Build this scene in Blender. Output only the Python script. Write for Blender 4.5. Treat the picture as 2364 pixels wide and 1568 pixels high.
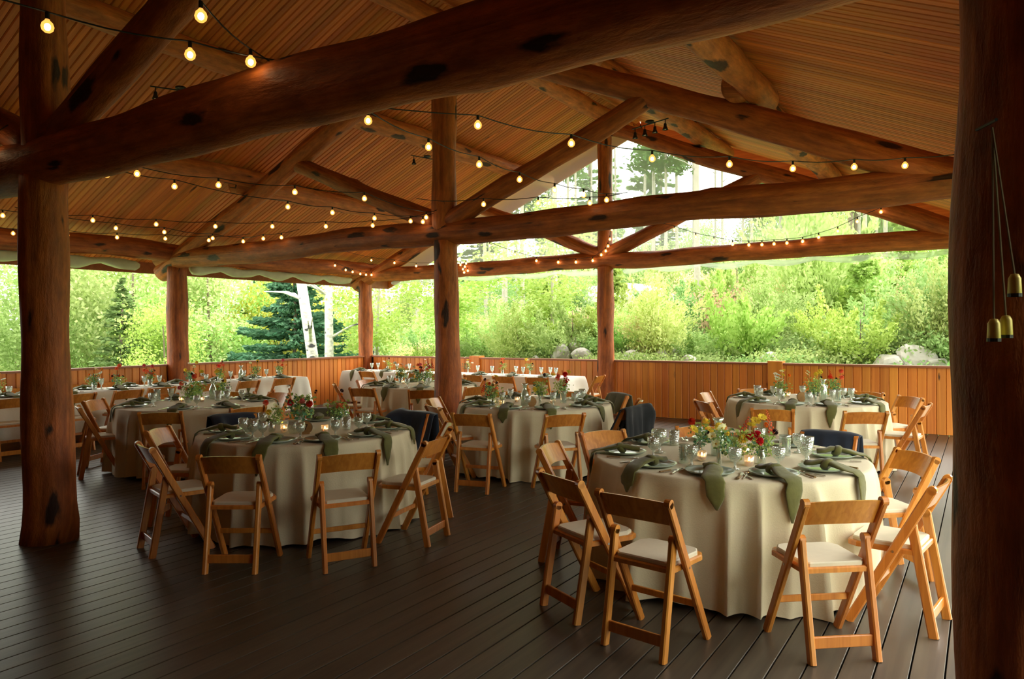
import bpy, bmesh, math, random
import numpy as np
from mathutils import Vector, Matrix, Euler
for o in list(bpy.data.objects): bpy.data.objects.remove(o, do_unlink=True)
scn = bpy.context.scene
COL = scn.collection
R = math.radians
rnd = random.Random(7)

# ------------------------------------------------------------------ camera, sky, light, exposure
cd = bpy.data.cameras.new('camera'); cam = bpy.data.objects.new('camera', cd); COL.objects.link(cam)
YAW, PITCH, ROLL = 0.573282, -0.011982, -0.005583
cam.matrix_world = Matrix.Translation((12.579, -13.088, 1.656)) @ Matrix.Rotation(YAW, 4, 'Z') @ Matrix.Rotation(math.pi/2+PITCH, 4, 'X') @ Matrix.Rotation(ROLL, 4, 'Z')
cd.sensor_width = 36; cd.lens = 1685.57/2364*36; cd.clip_end = 400; cd.clip_start = .05
scn.camera = cam
w = bpy.data.worlds.new('overcast_sky'); scn.world = w; w.use_nodes = True
bg = w.node_tree.nodes['Background']; bg.inputs[0].default_value = (1.0, 1.0, 0.90, 1); bg.inputs[1].default_value = 1.6
sd = bpy.data.lights.new('sun', 'SUN'); sd.energy = 3.0; sd.angle = R(55); sd.color = (1, .97, .9)
sun = bpy.data.objects.new('sun', sd); COL.objects.link(sun)
sun.rotation_euler = Euler((R(46), 0, R(158)), 'XYZ')
vs = scn.view_settings; vs.view_transform = 'Standard'; vs.look = 'None'; vs.gamma = 1; vs.use_curve_mapping = False
vs.exposure = 1.62

# ------------------------------------------------------------------ helpers
def tag(o, label=None, cat=None, group=None, kind=None):
    if label: o['label'] = label
    if cat: o['category'] = cat
    if group: o['group'] = group
    if kind: o['kind'] = kind
    return o
class MB:
    def __init__(s): s.v = []; s.f = []; s.uv = None
    def add(s, vs_, fs):
        n = len(s.v); s.v += [tuple(p) for p in vs_]; s.f += [tuple(i+n for i in f) for f in fs]; return s
    def box(s, c, d, M=None):
        x, y, z = c; a, b, h = d[0]/2, d[1]/2, d[2]/2
        p = [Vector((i*a, j*b, k*h)) for k in (-1, 1) for j in (-1, 1) for i in (-1, 1)]
        if M is not None: p = [M @ q for q in p]
        p = [(q[0]+x, q[1]+y, q[2]+z) for q in p]
        return s.add(p, [(0, 2, 3, 1), (4, 5, 7, 6), (0, 1, 5, 4), (2, 6, 7, 3), (0, 4, 6, 2), (1, 3, 7, 5)])
    def bar(s, a, b, wx, wy, up=(1, 0, 0), ch=.18):
        a = Vector(a); b = Vector(b); t = (b-a).normalized(); u = Vector(up); u = (u-t*u.dot(t)).normalized(); v = t.cross(u)
        c = min(wx, wy)*ch
        prof = [(wx/2-c, -wy/2), (wx/2, -wy/2+c), (wx/2, wy/2-c), (wx/2-c, wy/2), (-wx/2+c, wy/2), (-wx/2, wy/2-c), (-wx/2, -wy/2+c), (-wx/2+c, -wy/2)]
        vs_ = [a+u*p+v*q for p, q in prof]+[b+u*p+v*q for p, q in prof]
        fs = [(i, (i+1) % 8, 8+(i+1) % 8, 8+i) for i in range(8)]+[tuple(range(7, -1, -1)), tuple(range(8, 16))]
        return s.add(vs_, fs)
    def tube(s, pts, rad, n=6, cap=True):
        pts = [Vector(p) for p in pts]; m = len(pts)
        if not hasattr(rad, '__len__'): rad = [rad]*m
        ref = Vector((0, 0, 1)) if abs((pts[-1]-pts[0]).normalized().z) < .9 else Vector((1, 0, 0))
        vs_ = []; 
        for i, p in enumerate(pts):
            t = (pts[min(i+1, m-1)]-pts[max(i-1, 0)]).normalized(); u = t.cross(ref).normalized(); v = t.cross(u)
            vs_ += [p+(u*math.cos(2*math.pi*k/n)+v*math.sin(2*math.pi*k/n))*rad[i] for k in range(n)]
        fs = [(i*n+k, i*n+(k+1) % n, (i+1)*n+(k+1) % n, (i+1)*n+k) for i in range(m-1) for k in range(n)]
        if cap: fs += [tuple(range(n-1, -1, -1)), tuple(range((m-1)*n, m*n))]
        return s.add(vs_, fs)
    def lathe(s, prof, n=16, c=(0, 0, 0)):
        vs_ = []; 
        for r, z in prof: vs_ += [(c[0]+r*math.cos(2*math.pi*k/n), c[1]+r*math.sin(2*math.pi*k/n), c[2]+z) for k in range(n)]
        fs = [(i*n+k, i*n+(k+1) % n, (i+1)*n+(k+1) % n, (i+1)*n+k) for i in range(len(prof)-1) for k in range(n)]
        return s.add(vs_, fs)
    def sphere(s, c, r, n=8, m=6, sq=1.0):
        vs_ = []; 
        for i in range(m+1):
            t = math.pi*i/m
            vs_ += [(c[0]+r*math.sin(t)*math.cos(2*math.pi*k/n), c[1]+r*math.sin(t)*math.sin(2*math.pi*k/n), c[2]+r*sq*math.cos(t)) for k in range(n)]
        fs = [(i*n+k, (i+1)*n+k, (i+1)*n+(k+1) % n, i*n+(k+1) % n) for i in range(m) for k in range(n)]
        return s.add(vs_, fs)
    def mesh(s, name, mat, smooth=False):
        me = bpy.data.meshes.new(name); me.from_pydata(s.v, [], s.f)
        if mat: me.materials.append(mat)
        if smooth: me.polygons.foreach_set('use_smooth', [True]*len(me.polygons))
        me.update(); return me
    def build(s, name, mat, parent=None, smooth=False, loc=None):
        return put(name, s.mesh(name, mat, smooth), parent, loc)
def put(name, me, parent=None, loc=None, rot=None, scale=None):
    o = bpy.data.objects.new(name, me); COL.objects.link(o)
    if parent is not None: o.parent = parent
    if loc is not None: o.location = loc
    if rot is not None: o.rotation_euler = rot
    if scale is not None: o.scale = scale
    return o
def empty(name, loc=(0, 0, 0), rz=0):
    o = bpy.data.objects.new(name, None); COL.objects.link(o); o.location = loc; o.rotation_euler = (0, 0, rz); o.empty_display_size = .1; return o
def copy_tree(o, parent=None):
    c = o.copy(); COL.objects.link(c)
    if parent is not None: c.parent = parent
    for ch in KIDS.get(o.name, []) or [x for x in o.children]:
        copy_tree(ch, c)
    return c
KIDS = {}
def smooth_all(me): me.polygons.foreach_set('use_smooth', [True]*len(me.polygons))
def npmesh(name, V, F, mat, smooth=False):
    V = np.asarray(V, dtype=np.float32); F = np.asarray(F, dtype=np.int32)
    me = bpy.data.meshes.new(name); k = F.shape[1]
    me.vertices.add(len(V)); me.vertices.foreach_set('co', V.ravel())
    me.loops.add(F.size); me.loops.foreach_set('vertex_index', F.ravel())
    me.polygons.add(len(F)); me.polygons.foreach_set('loop_start', np.arange(0, F.size, k, dtype=np.int32))
    me.update(calc_edges=True)
    if smooth: smooth_all(me)
    if mat: me.materials.append(mat)
    me.validate(); return me

# ------------------------------------------------------------------ materials
def newmat(name):
    m = bpy.data.materials.new(name); m.use_nodes = True; nt = m.node_tree
    return m, nt, nt.nodes, nt.links, nt.nodes['Principled BSDF']
def simple(name, col, rough=.5, metal=0, spec=.5, noise=0, nscale=20, sheen=0, bump=0, randobj=0):
    m, nt, N, L, b = newmat(name)
    b.inputs['Base Color'].default_value = (*col, 1); b.inputs['Roughness'].default_value = rough; b.inputs['Metallic'].default_value = metal
    b.inputs['Specular IOR Level'].default_value = spec
    if sheen: b.inputs['Sheen Weight'].default_value = sheen
    if noise or bump or randobj:
        tc = N.new('ShaderNodeTexCoord'); nz = N.new('ShaderNodeTexNoise'); nz.inputs['Scale'].default_value = nscale; nz.inputs['Detail'].default_value = 4
        L.new(tc.outputs['Object'], nz.inputs['Vector'])
        hv = N.new('ShaderNodeHueSaturation'); hv.inputs['Color'].default_value = (*col, 1)
        mr = N.new('ShaderNodeMapRange'); mr.inputs['To Min'].default_value = 1-noise; mr.inputs['To Max'].default_value = 1+noise
        L.new(nz.outputs['Fac'], mr.inputs['Value'])
        val = mr.outputs[0]
        if randobj:
            oi = N.new('ShaderNodeObjectInfo'); m2 = N.new('ShaderNodeMapRange'); m2.inputs['To Min'].default_value = 1-randobj; m2.inputs['To Max'].default_value = 1+randobj
            L.new(oi.outputs['Random'], m2.inputs['Value']); mu = N.new('ShaderNodeMath'); mu.operation = 'MULTIPLY'; L.new(val, mu.inputs[0]); L.new(m2.outputs[0], mu.inputs[1]); val = mu.outputs[0]
        L.new(val, hv.inputs['Value']); L.new(hv.outputs[0], b.inputs['Base Color'])
        if bump:
            bp = N.new('ShaderNodeBump'); bp.inputs['Strength'].default_value = bump; bp.inputs['Distance'].default_value = .01; L.new(nz.outputs['Fac'], bp.inputs['Height']); L.new(bp.outputs[0], b.inputs['Normal'])
    return m
def wood(name, c1, c2, axis='x', scale=1.0, rough=.45, rand=.2, knots=False, randhue=.0, uv=False, stains=0.0, coat=0, spec=.5):
    """grain runs along axis (object coordinates), or along UV u when uv=True"""
    m, nt, N, L, b = newmat(name)
    tc = N.new('ShaderNodeTexCoord'); mp = N.new('ShaderNodeMapping')
    L.new(tc.outputs['UV' if uv else 'Object'], mp.inputs['Vector'])
    st = {'x': (.35, 9, 9), 'y': (9, .35, 9), 'z': (9, 9, .35)}[axis]
    mp.inputs['Scale'].default_value = tuple(s*scale for s in st)
    oi = N.new('ShaderNodeObjectInfo')
    vm = N.new('ShaderNodeVectorMath'); vm.operation = 'ADD'
    cmb = N.new('ShaderNodeCombineXYZ'); mm = N.new('ShaderNodeMath'); mm.operation = 'MULTIPLY'; mm.inputs[1].default_value = 73.0
    L.new(oi.outputs['Random'], mm.inputs[0]); L.new(mm.outputs[0], cmb.inputs[0]); L.new(mm.outputs[0], cmb.inputs[1]); L.new(mm.outputs[0], cmb.inputs[2])
    L.new(mp.outputs[0], vm.inputs[0]); L.new(cmb.outputs[0], vm.inputs[1])
    nz = N.new('ShaderNodeTexNoise'); nz.inputs['Scale'].default_value = 2.2; nz.inputs['Detail'].default_value = 6; nz.inputs['Distortion'].default_value = .6
    L.new(vm.outputs[0], nz.inputs['Vector'])
    cr = N.new('ShaderNodeValToRGB'); cr.color_ramp.elements[0].position = .32; cr.color_ramp.elements[1].position = .68
    cr.color_ramp.elements[0].color = (*c1, 1); cr.color_ramp.elements[1].color = (*c2, 1)
    L.new(nz.outputs['Fac'], cr.inputs[0]); col = cr.outputs[0]
    if rand:
        hv = N.new('ShaderNodeHueSaturation'); mr = N.new('ShaderNodeMapRange'); mr.inputs['To Min'].default_value = 1-rand; mr.inputs['To Max'].default_value = 1+rand
        L.new(oi.outputs['Random'], mr.inputs['Value']); L.new(mr.outputs[0], hv.inputs['Value']); L.new(col, hv.inputs['Color']); col = hv.outputs[0]
        if randhue:
            m3 = N.new('ShaderNodeMath'); m3.operation = 'MULTIPLY'; m3.inputs[1].default_value = 17.31; fr = N.new('ShaderNodeMath'); fr.operation = 'FRACT'
            L.new(oi.outputs['Random'], m3.inputs[0]); L.new(m3.outputs[0], fr.inputs[0])
            m4 = N.new('ShaderNodeMapRange'); m4.inputs['To Min'].default_value = .5-randhue; m4.inputs['To Max'].default_value = .5+randhue; L.new(fr.outputs[0], m4.inputs['Value']); L.new(m4.outputs[0], hv.inputs['Hue'])
    if knots or stains:
        vo = N.new('ShaderNodeTexVoronoi'); mp2 = N.new('ShaderNodeMapping'); L.new(tc.outputs['UV' if uv else 'Object'], mp2.inputs['Vector'])
        v2 = N.new('ShaderNodeVectorMath'); v2.operation = 'ADD'
        if uv: mp2.inputs['Scale'].default_value = (1.7, 5.2, 1)
        else:
            mp2.inputs['Scale'].default_value = {'x': (1.6, 8, 8), 'y': (8, 1.6, 8), 'z': (8, 8, 1.6)}[axis]
        L.new(mp2.outputs[0], v2.inputs[0]); L.new(cmb.outputs[0], v2.inputs[1])
        nz2 = N.new('ShaderNodeTexNoise'); nz2.inputs['Scale'].default_value = 3.5; nz2.inputs['Detail'].default_value = 3; L.new(v2.outputs[0], nz2.inputs['Vector'])
        mx = N.new('ShaderNodeMix'); mx.data_type = 'VECTOR'; mx.inputs[0].default_value = .30; L.new(v2.outputs[0], mx.inputs[4]); L.new(nz2.outputs['Color'], mx.inputs[5])
        L.new(mx.outputs[1], vo.inputs['Vector']); vo.inputs['Scale'].default_value = 1
        if uv: vo.voronoi_dimensions = '2D'
        sep = N.new('ShaderNodeSeparateColor'); L.new(vo.outputs['Color'], sep.inputs[0])
        th = N.new('ShaderNodeMapRange'); th.inputs['From Min'].default_value = 0; th.inputs['From Max'].default_value = 1
        th.inputs['To Min'].default_value = -.11 if uv else -.05; th.inputs['To Max'].default_value = .25 if uv else .13
        L.new(sep.outputs[0], th.inputs['Value'])
        sb = N.new('ShaderNodeMath'); sb.operation = 'SUBTRACT'; L.new(th.outputs[0], sb.inputs[0]); L.new(vo.outputs['Distance'], sb.inputs[1])
        sm = N.new('ShaderNodeMapRange'); sm.inputs['From Min'].default_value = -.02; sm.inputs['From Max'].default_value = .05; L.new(sb.outputs[0], sm.inputs['Value'])
        mc = N.new('ShaderNodeMix'); mc.data_type = 'RGBA'; L.new(sm.outputs[0], mc.inputs[0]); L.new(col, mc.inputs[6]); mc.inputs[7].default_value = (c1[0]*.12, c1[1]*.12, c1[2]*.15, 1); col = mc.outputs[2]
    nb = None
    if uv:
        mp3 = N.new('ShaderNodeMapping'); mp3.inputs['Scale'].default_value = (2.2, 7, 1); L.new(tc.outputs['UV'], mp3.inputs['Vector']); nb = N.new('ShaderNodeTexNoise'); nb.inputs['Scale'].default_value = 1.6; nb.inputs['Detail'].default_value = 5; nb.inputs['Roughness'].default_value = .65; L.new(mp3.outputs[0], nb.inputs['Vector'])
        h2 = N.new('ShaderNodeHueSaturation'); r2 = N.new('ShaderNodeMapRange'); r2.inputs['From Min'].default_value = .3; r2.inputs['From Max'].default_value = .7; r2.inputs['To Min'].default_value = .55; r2.inputs['To Max'].default_value = 1.35; L.new(nb.outputs['Fac'], r2.inputs['Value']); L.new(r2.outputs[0], h2.inputs['Value']); L.new(col, h2.inputs['Color']); col = h2.outputs[0]
    L.new(col, b.inputs['Base Color']); b.inputs['Roughness'].default_value = rough; b.inputs['Specular IOR Level'].default_value = spec
    if coat: b.inputs['Coat Weight'].default_value = coat; b.inputs['Coat Roughness'].default_value = .25
    bp = N.new('ShaderNodeBump'); bp.inputs['Strength'].default_value = .25; bp.inputs['Distance'].default_value = .004; L.new((nb or nz).outputs['Fac'], bp.inputs['Height']); L.new(bp.outputs[0], b.inputs['Normal'])
    if nb: bp.inputs['Strength'].default_value = .7; bp.inputs['Distance'].default_value = .03
    return m
def leafmat(name, c1, c2, trans=.45, huerand=.03, valrand=.3):
    m, nt, N, L, b = newmat(name); N.remove(b); out = N['Material Output']
    ge = N.new('ShaderNodeNewGeometry'); oi = N.new('ShaderNodeObjectInfo')
    cr = N.new('ShaderNodeValToRGB'); cr.color_ramp.elements[0].color = (*c1, 1); cr.color_ramp.elements[1].color = (*c2, 1); L.new(ge.outputs['Random Per Island'], cr.inputs[0])
    hv = N.new('ShaderNodeHueSaturation'); L.new(cr.outputs[0], hv.inputs['Color'])
    a = N.new('ShaderNodeMapRange'); a.inputs['To Min'].default_value = 1-valrand; a.inputs['To Max'].default_value = 1+valrand; L.new(oi.outputs['Random'], a.inputs['Value']); L.new(a.outputs[0], hv.inputs['Value'])
    m3 = N.new('ShaderNodeMath'); m3.operation = 'MULTIPLY'; m3.inputs[1].default_value = 31.7; fr = N.new('ShaderNodeMath'); fr.operation = 'FRACT'; L.new(oi.outputs['Random'], m3.inputs[0]); L.new(m3.outputs[0], fr.inputs[0])
    h = N.new('ShaderNodeMapRange'); h.inputs['To Min'].default_value = .5-huerand; h.inputs['To Max'].default_value = .5+huerand; L.new(fr.outputs[0], h.inputs['Value']); L.new(h.outputs[0], hv.inputs['Hue'])
    d = N.new('ShaderNodeBsdfDiffuse'); t = N.new('ShaderNodeBsdfTranslucent'); mx = N.new('ShaderNodeMixShader'); mx.inputs[0].default_value = trans
    L.new(hv.outputs[0], d.inputs[0]); L.new(hv.outputs[0], t.inputs[0]); L.new(d.outputs[0], mx.inputs[1]); L.new(t.outputs[0], mx.inputs[2]); L.new(mx.outputs[0], out.inputs[0])
    return m
def glass(name, tint=(.92, .97, .93), clear=.72, rough=.05, bump=0, bscale=60, milky=0, edge=.95):
    m, nt, N, L, b = newmat(name); N.remove(b); out = N['Material Output']
    tr = N.new('ShaderNodeBsdfTransparent'); tr.inputs[0].default_value = (*tint, 1)
    gl = N.new('ShaderNodeBsdfGlossy'); gl.inputs['Roughness'].default_value = rough; gl.inputs[0].default_value = (1, 1, 1, 1)
    lw = N.new('ShaderNodeLayerWeight'); lw.inputs[0].default_value = .35
    mr = N.new('ShaderNodeMapRange'); mr.inputs['To Min'].default_value = 1-clear; mr.inputs['To Max'].default_value = edge; L.new(lw.outputs['Facing'], mr.inputs['Value'])
    mx = N.new('ShaderNodeMixShader'); L.new(mr.outputs[0], mx.inputs[0]); L.new(tr.outputs[0], mx.inputs[1]); L.new(gl.outputs[0], mx.inputs[2]); o = mx.outputs[0]
    if milky:
        df = N.new('ShaderNodeBsdfTranslucent'); df.inputs[0].default_value = (.9, .95, .92, 1); d2 = N.new('ShaderNodeBsdfDiffuse'); d2.inputs[0].default_value = (.9, .95, .92, 1)
        ad = N.new('ShaderNodeMixShader'); ad.inputs[0].default_value = .5; L.new(df.outputs[0], ad.inputs[1]); L.new(d2.outputs[0], ad.inputs[2])
        m2 = N.new('ShaderNodeMixShader'); m2.inputs[0].default_value = milky; L.new(o, m2.inputs[1]); L.new(ad.outputs[0], m2.inputs[2]); o = m2.outputs[0]
    if bump:
        tc = N.new('ShaderNodeTexCoord'); vo = N.new('ShaderNodeTexVoronoi'); vo.inputs['Scale'].default_value = bscale; L.new(tc.outputs['Object'], vo.inputs['Vector'])
        bp = N.new('ShaderNodeBump'); bp.inputs['Strength'].default_value = bump; bp.inputs['Distance'].default_value = .004; L.new(vo.outputs['Distance'], bp.inputs['Height']); L.new(bp.outputs[0], gl.inputs['Normal']); L.new(bp.outputs[0], lw.inputs['Normal'])
    L.new(o, out.inputs[0]); return m
def emit(name, col, s):
    m, nt, N, L, b = newmat(name); N.remove(b); e = N.new('ShaderNodeEmission'); e.inputs[0].default_value = (*col, 1); e.inputs[1].default_value = s
    L.new(e.outputs[0], N['Material Output'].inputs[0]); return m
M = {}
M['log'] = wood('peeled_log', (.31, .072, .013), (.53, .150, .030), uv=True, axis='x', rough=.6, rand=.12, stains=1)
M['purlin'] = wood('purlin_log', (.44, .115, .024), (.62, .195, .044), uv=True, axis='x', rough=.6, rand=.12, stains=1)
M['ceil'] = wood('ceiling_board', (.56, .145, .026), (.76, .24, .046), axis='x', scale=.8, rough=.55, rand=.22, knots=True, randhue=.006)
M['wall'] = wood('wall_board', (.62, .185, .022), (.80, .29, .042), axis='z', scale=.8, rough=.45, rand=.16, knots=True, randhue=.006)
M['cap'] = wood('rail_cap', (.26, .08, .03), (.36, .12, .05), axis='x', scale=.6, rough=.45, rand=.1)
M['dark'] = simple('dark_wood', (.02, .012, .008), .8)
M['deck'] = wood('deck_board', (.056, .046, .034), (.090, .072, .050), axis='y', scale=1.2, rough=.36, rand=.14, spec=.5)
M['gap'] = simple('deck_gap', (.006, .006, .006), .9)
M['chair'] = wood('chair_wood', (.56, .185, .026), (.74, .29, .048), axis='z', scale=1.6, rough=.34, rand=.12, coat=.35, randhue=.006)
M['pad'] = simple('seat_pad', (.74, .68, .52), .6, noise=.06, nscale=30)
M['cloth'] = simple('linen_cloth', (.74, .66, .45), .85, noise=.05, nscale=120, sheen=.15, bump=.15)
M['white_cloth'] = simple('white_linen', (.78, .76, .66), .85, noise=.05, nscale=120, bump=.15)
M['napkin'] = simple('olive_napkin', (.12, .118, .024), .9, noise=.25, nscale=25, sheen=.3, bump=.3, randobj=.15)
M['plate'] = simple('green_glass_plate', (.34, .42, .36), .12, noise=.05)
M['glass'] = glass('clear_glass', clear=.66, milky=.08); M['cut'] = glass('cut_glass', tint=(.82, .90, .82), clear=.68, bump=1.0, bscale=95, rough=.12, milky=.15)
M['ribglass'] = glass('ribbed_glass', tint=(.82, .92, .85), clear=.68, rough=.08, milky=.14)
M['steel'] = simple('steel', (.62, .60, .56), .22, metal=1)
M['knifewood'] = simple('cutlery_handle', (.22, .13, .05), .4, noise=.2)
M['black'] = simple('black_metal', (.008, .012, .012), .45)
M['navy'] = simple('navy_cloth', (.006, .014, .035), .85, noise=.3, nscale=30, sheen=.2)
M['blackcloth'] = simple('black_cloth', (.006, .007, .010), .9, noise=.3, nscale=30, sheen=.2)
M['shawl'] = simple('grey_green_shawl', (.10, .10, .055), .9, noise=.3, nscale=60, sheen=.3)
M['bulb'] = emit('bulb_glow', (1, .36, .06), 1.0); _n = M['bulb'].node_tree; _m = _n.nodes.new('ShaderNodeMixShader'); _t = _n.nodes.new('ShaderNodeBsdfTransparent'); _m.inputs[0].default_value = .42; _n.links.new(_t.outputs[0], _m.inputs[1]); _n.links.new(_n.nodes['Emission'].outputs[0], _m.inputs[2]); _n.links.new(_m.outputs[0], _n.nodes['Material Output'].inputs[0]); M['fil'] = emit('filament', (1, .78, .42), 11)
M['dimbulb'] = glass('unlit_bulb', tint=(1, .85, .75), clear=.8)
M['flame'] = emit('flame', (1, .62, .25), 30); M['wax'] = simple('candle_wax', (.9, .55, .35), .6)
M['votive'] = glass('votive_glass', tint=(1, .86, .74), clear=.6, rough=.1, milky=.25)
M['vinyl'] = glass('clear_vinyl', tint=(.93, .96, .94), clear=.97, rough=.3, milky=.25, edge=.12)
M['curtain'] = simple('canvas_roll', (.62, .64, .46), .8, noise=.15, nscale=9, bump=.4)
M['barkw'] = wood('birch_bark', (.70, .68, .62), (.85, .83, .78), axis='x', rough=.8, rand=.05, uv=True, stains=1)
M['bark'] = simple('brown_bark', (.20, .15, .11), .9, noise=.4, nscale=12, bump=.5)
M['paleb'] = simple('pale_bark', (.42, .38, .32), .9, noise=.3, nscale=10)
M['rock'] = simple('granite', (.50, .47, .44), .85, noise=.35, nscale=3, bump=.5, randobj=.25)
M['grass'] = simple('undergrowth', (.17, .24, .07), .95, noise=.5, nscale=1.2)
M['stem'] = simple('flower_stem', (.12, .22, .05), .7)
M['slice'] = simple('wood_slice', (.42, .23, .08), .7, noise=.2, nscale=30); M['bark2'] = simple('slice_bark', (.09, .06, .03), .9); M['ink'] = simple('ink', (.02, .02, .015), .8)
M['brass'] = simple('brass', (.75, .62, .14), .4, metal=.2); M['rope'] = simple('jute_rope', (.20, .15, .08), .9)
LF = dict(
 fresh=leafmat('fresh_leaf', (.32, .46, .09), (.54, .68, .22), huerand=.012, valrand=.2),
 light=leafmat('willow_leaf', (.42, .58, .18), (.66, .78, .36)),
 mid=leafmat('mid_leaf', (.24, .38, .11), (.46, .60, .26)),
 spruce=leafmat('spruce_needle', (.07, .20, .10), (.19, .36, .21), trans=.2, huerand=.01),
 pine=leafmat('pine_needle', (.12, .22, .08), (.24, .36, .14), trans=.25),
 gold=leafmat('gold_leaf', (.50, .46, .08), (.70, .60, .16)),
 pink=leafmat('dry_leaf', (.62, .48, .26), (.75, .62, .36)),
)

# ------------------------------------------------------------------ terrain
def sst(a, b, x): t = np.clip((x-a)/(b-a), 0, 1); return t*t*(3-2*t)
def H(x, y):
    x = np.asarray(x, dtype=float); y = np.asarray(y, dtype=float)
    sx = .25+.75*sst(-4, 4, x)
    h = -.5+sst(1.6, 5, y)*1.45*sx+(.15*np.clip(y-5, 0, 12)+.075*np.maximum(0, y-17))*(.25+.75*sst(-14, 2, x))
    h += -.10*np.maximum(0, -x-6)*sst(4, -3, y+x*.2)
    return h+.12*np.sin(x*.9+1)*np.cos(y*.7)*sst(1.6, 5, np.abs(y-(-6))-6)
def Hf(x, y): return float(H(x, y))
gx = np.linspace(-90, 70, 161); gy = np.linspace(-60, 110, 171); X, Y = np.meshgrid(gx, gy); Z = H(X, Y)
ins = (X > -1.5) & (X < 15.5) & (Y > -22) & (Y < 1.2); Z[ins] = -.5
V = np.stack([X, Y, Z], -1).reshape(-1, 3); nx, ny = len(gx), len(gy)
I = np.arange(nx*ny).reshape(ny, nx); F = np.stack([I[:-1, :-1], I[:-1, 1:], I[1:, 1:], I[1:, :-1]], -1).reshape(-1, 4)
tag(put('ground', npmesh('ground', V, F, M['grass'], True)), kind='structure', label='sloping green ground outside the pavilion')

# ------------------------------------------------------------------ deck floor
DX0, DX1, DY0, DY1 = -.1, 14.0, -17.5, .06
fl = MB().box(((DX0+DX1)/2, (DY0+DY1)/2, -.10), (DX1-DX0, DY1-DY0, .14)).build('floor', M['gap']); tag(fl, kind='structure')
bw = .144; bm_ = MB().bar((0, -(DY1-DY0)/2, 0), (0, (DY1-DY0)/2, 0), bw-.008, .028, ch=.06).mesh('deck_board', M['deck'])
k = 0; x = DX0+bw/2
while x < DX1: put('deck_board', bm_, fl, (x, (DY0+DY1)/2, -.0142)); x += bw

# ------------------------------------------------------------------ logs
def log(name, a, b, r0, r1=None, parent=None, seed=0, n=20, wob=.02, mat=None, flare=0, lump=.065, capk=1):
    r1 = r1 or r0; rg = random.Random(seed*7+3); a = Vector(a); b = Vector(b); Lg = (b-a).length; m = max(6, int(Lg*7)); t = (b-a).normalized()
    ref = Vector((0, 0, 1)) if abs(t.z) < .8 else Vector((1, 0, 0)); u = t.cross(ref).normalized(); v = t.cross(u)
    ph = [rg.uniform(0, 6.28) for _ in range(8)]; kn = [(rg.uniform(0, Lg), rg.uniform(0, 6.28), rg.uniform(.5, 1.3)) for _ in range(int(Lg*1.6))]
    vs_, uvs = [], []
    for i in range(m+1):
        s = i/m; d = s*Lg; w1 = wob*(math.sin(d*1.1+ph[0])+.5*math.sin(d*2.7+ph[1]))*math.sin(math.pi*min(1, max(0, s)))**.5; w2 = wob*(math.sin(d*1.3+ph[2])+.5*math.sin(d*2.3+ph[3]))*math.sin(math.pi*s)**.5
        rr = r0+(r1-r0)*s+flare*max(0, 1-d/.35)**2
        for k in range(n+1):
            an = 2*math.pi*k/n; q = rr*(1+lump*math.sin(d*2.1+ph[4]+math.sin(an)*.8)*.6+lump*.6*math.sin(d*5.3+2*an+ph[5])+lump*.5*math.sin(3*an+ph[6]+d*.7))
            for (kd, ka, kh) in kn:
                dd = (d-kd)/.10; da = math.atan2(math.sin(an-ka), math.cos(an-ka))/.5
                e = dd*dd+da*da
                if e < 4: q += .016*kh*math.exp(-e*1.4)
            vs_.append(t*d+u*(math.cos(an)*q+w1)+v*(math.sin(an)*q+w2)); uvs.append((d+seed*3.17, k/n*2*math.pi*rr+seed*1.3))
    n1 = n+1; fs = [(i*n1+k, i*n1+k+1, (i+1)*n1+k+1, (i+1)*n1+k) for i in range(m) for k in range(n)]
    fs += [tuple(range(n-1, -1, -1)), tuple(m*n1+k for k in range(n))]
    me = bpy.data.meshes.new(name); me.from_pydata([tuple(p) for p in vs_], [], fs)
    uvl = me.uv_layers.new(name='UVMap'); li = np.zeros(len(me.loops), dtype=np.int32); me.loops.foreach_get('vertex_index', li)
    uvl.data.foreach_set('uv', np.array(uvs, dtype=np.float32)[li].ravel())
    smooth_all(me); me.materials.append(mat or M['log']); me.update()
    return put(name, me, parent, a if parent is None else a-parent.location)
XC = 6.33; ZR = 5.68; SL = .43
def raft(x): return ZR-SL*abs(x-XC)
TR = []
for ti, (yy, rc, lab) in enumerate(((-.02, .155, 'far log truss over the back railing, with its king post against the trees'), (-5.1, .168, 'middle log truss crossing the pavilion above the dining tables'), (-10.2, .195, 'near log truss, the thickest one crossing the top of the view'))):
    t = empty('log_truss', (XC, yy, 3.02)); tag(t, lab, 'truss', 'log roof trusses')
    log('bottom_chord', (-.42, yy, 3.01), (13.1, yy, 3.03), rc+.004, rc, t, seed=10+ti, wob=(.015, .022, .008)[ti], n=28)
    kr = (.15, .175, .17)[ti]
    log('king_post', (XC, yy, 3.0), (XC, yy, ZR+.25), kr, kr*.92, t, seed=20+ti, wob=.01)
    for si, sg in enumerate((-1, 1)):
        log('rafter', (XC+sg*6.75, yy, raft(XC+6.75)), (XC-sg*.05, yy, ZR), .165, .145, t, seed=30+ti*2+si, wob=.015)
        log('strut', (XC+sg*.1, yy, 3.16), (XC+sg*3.05, yy, raft(XC+3.05)), .135, .12, t, seed=40+ti*2+si, wob=.015)
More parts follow.
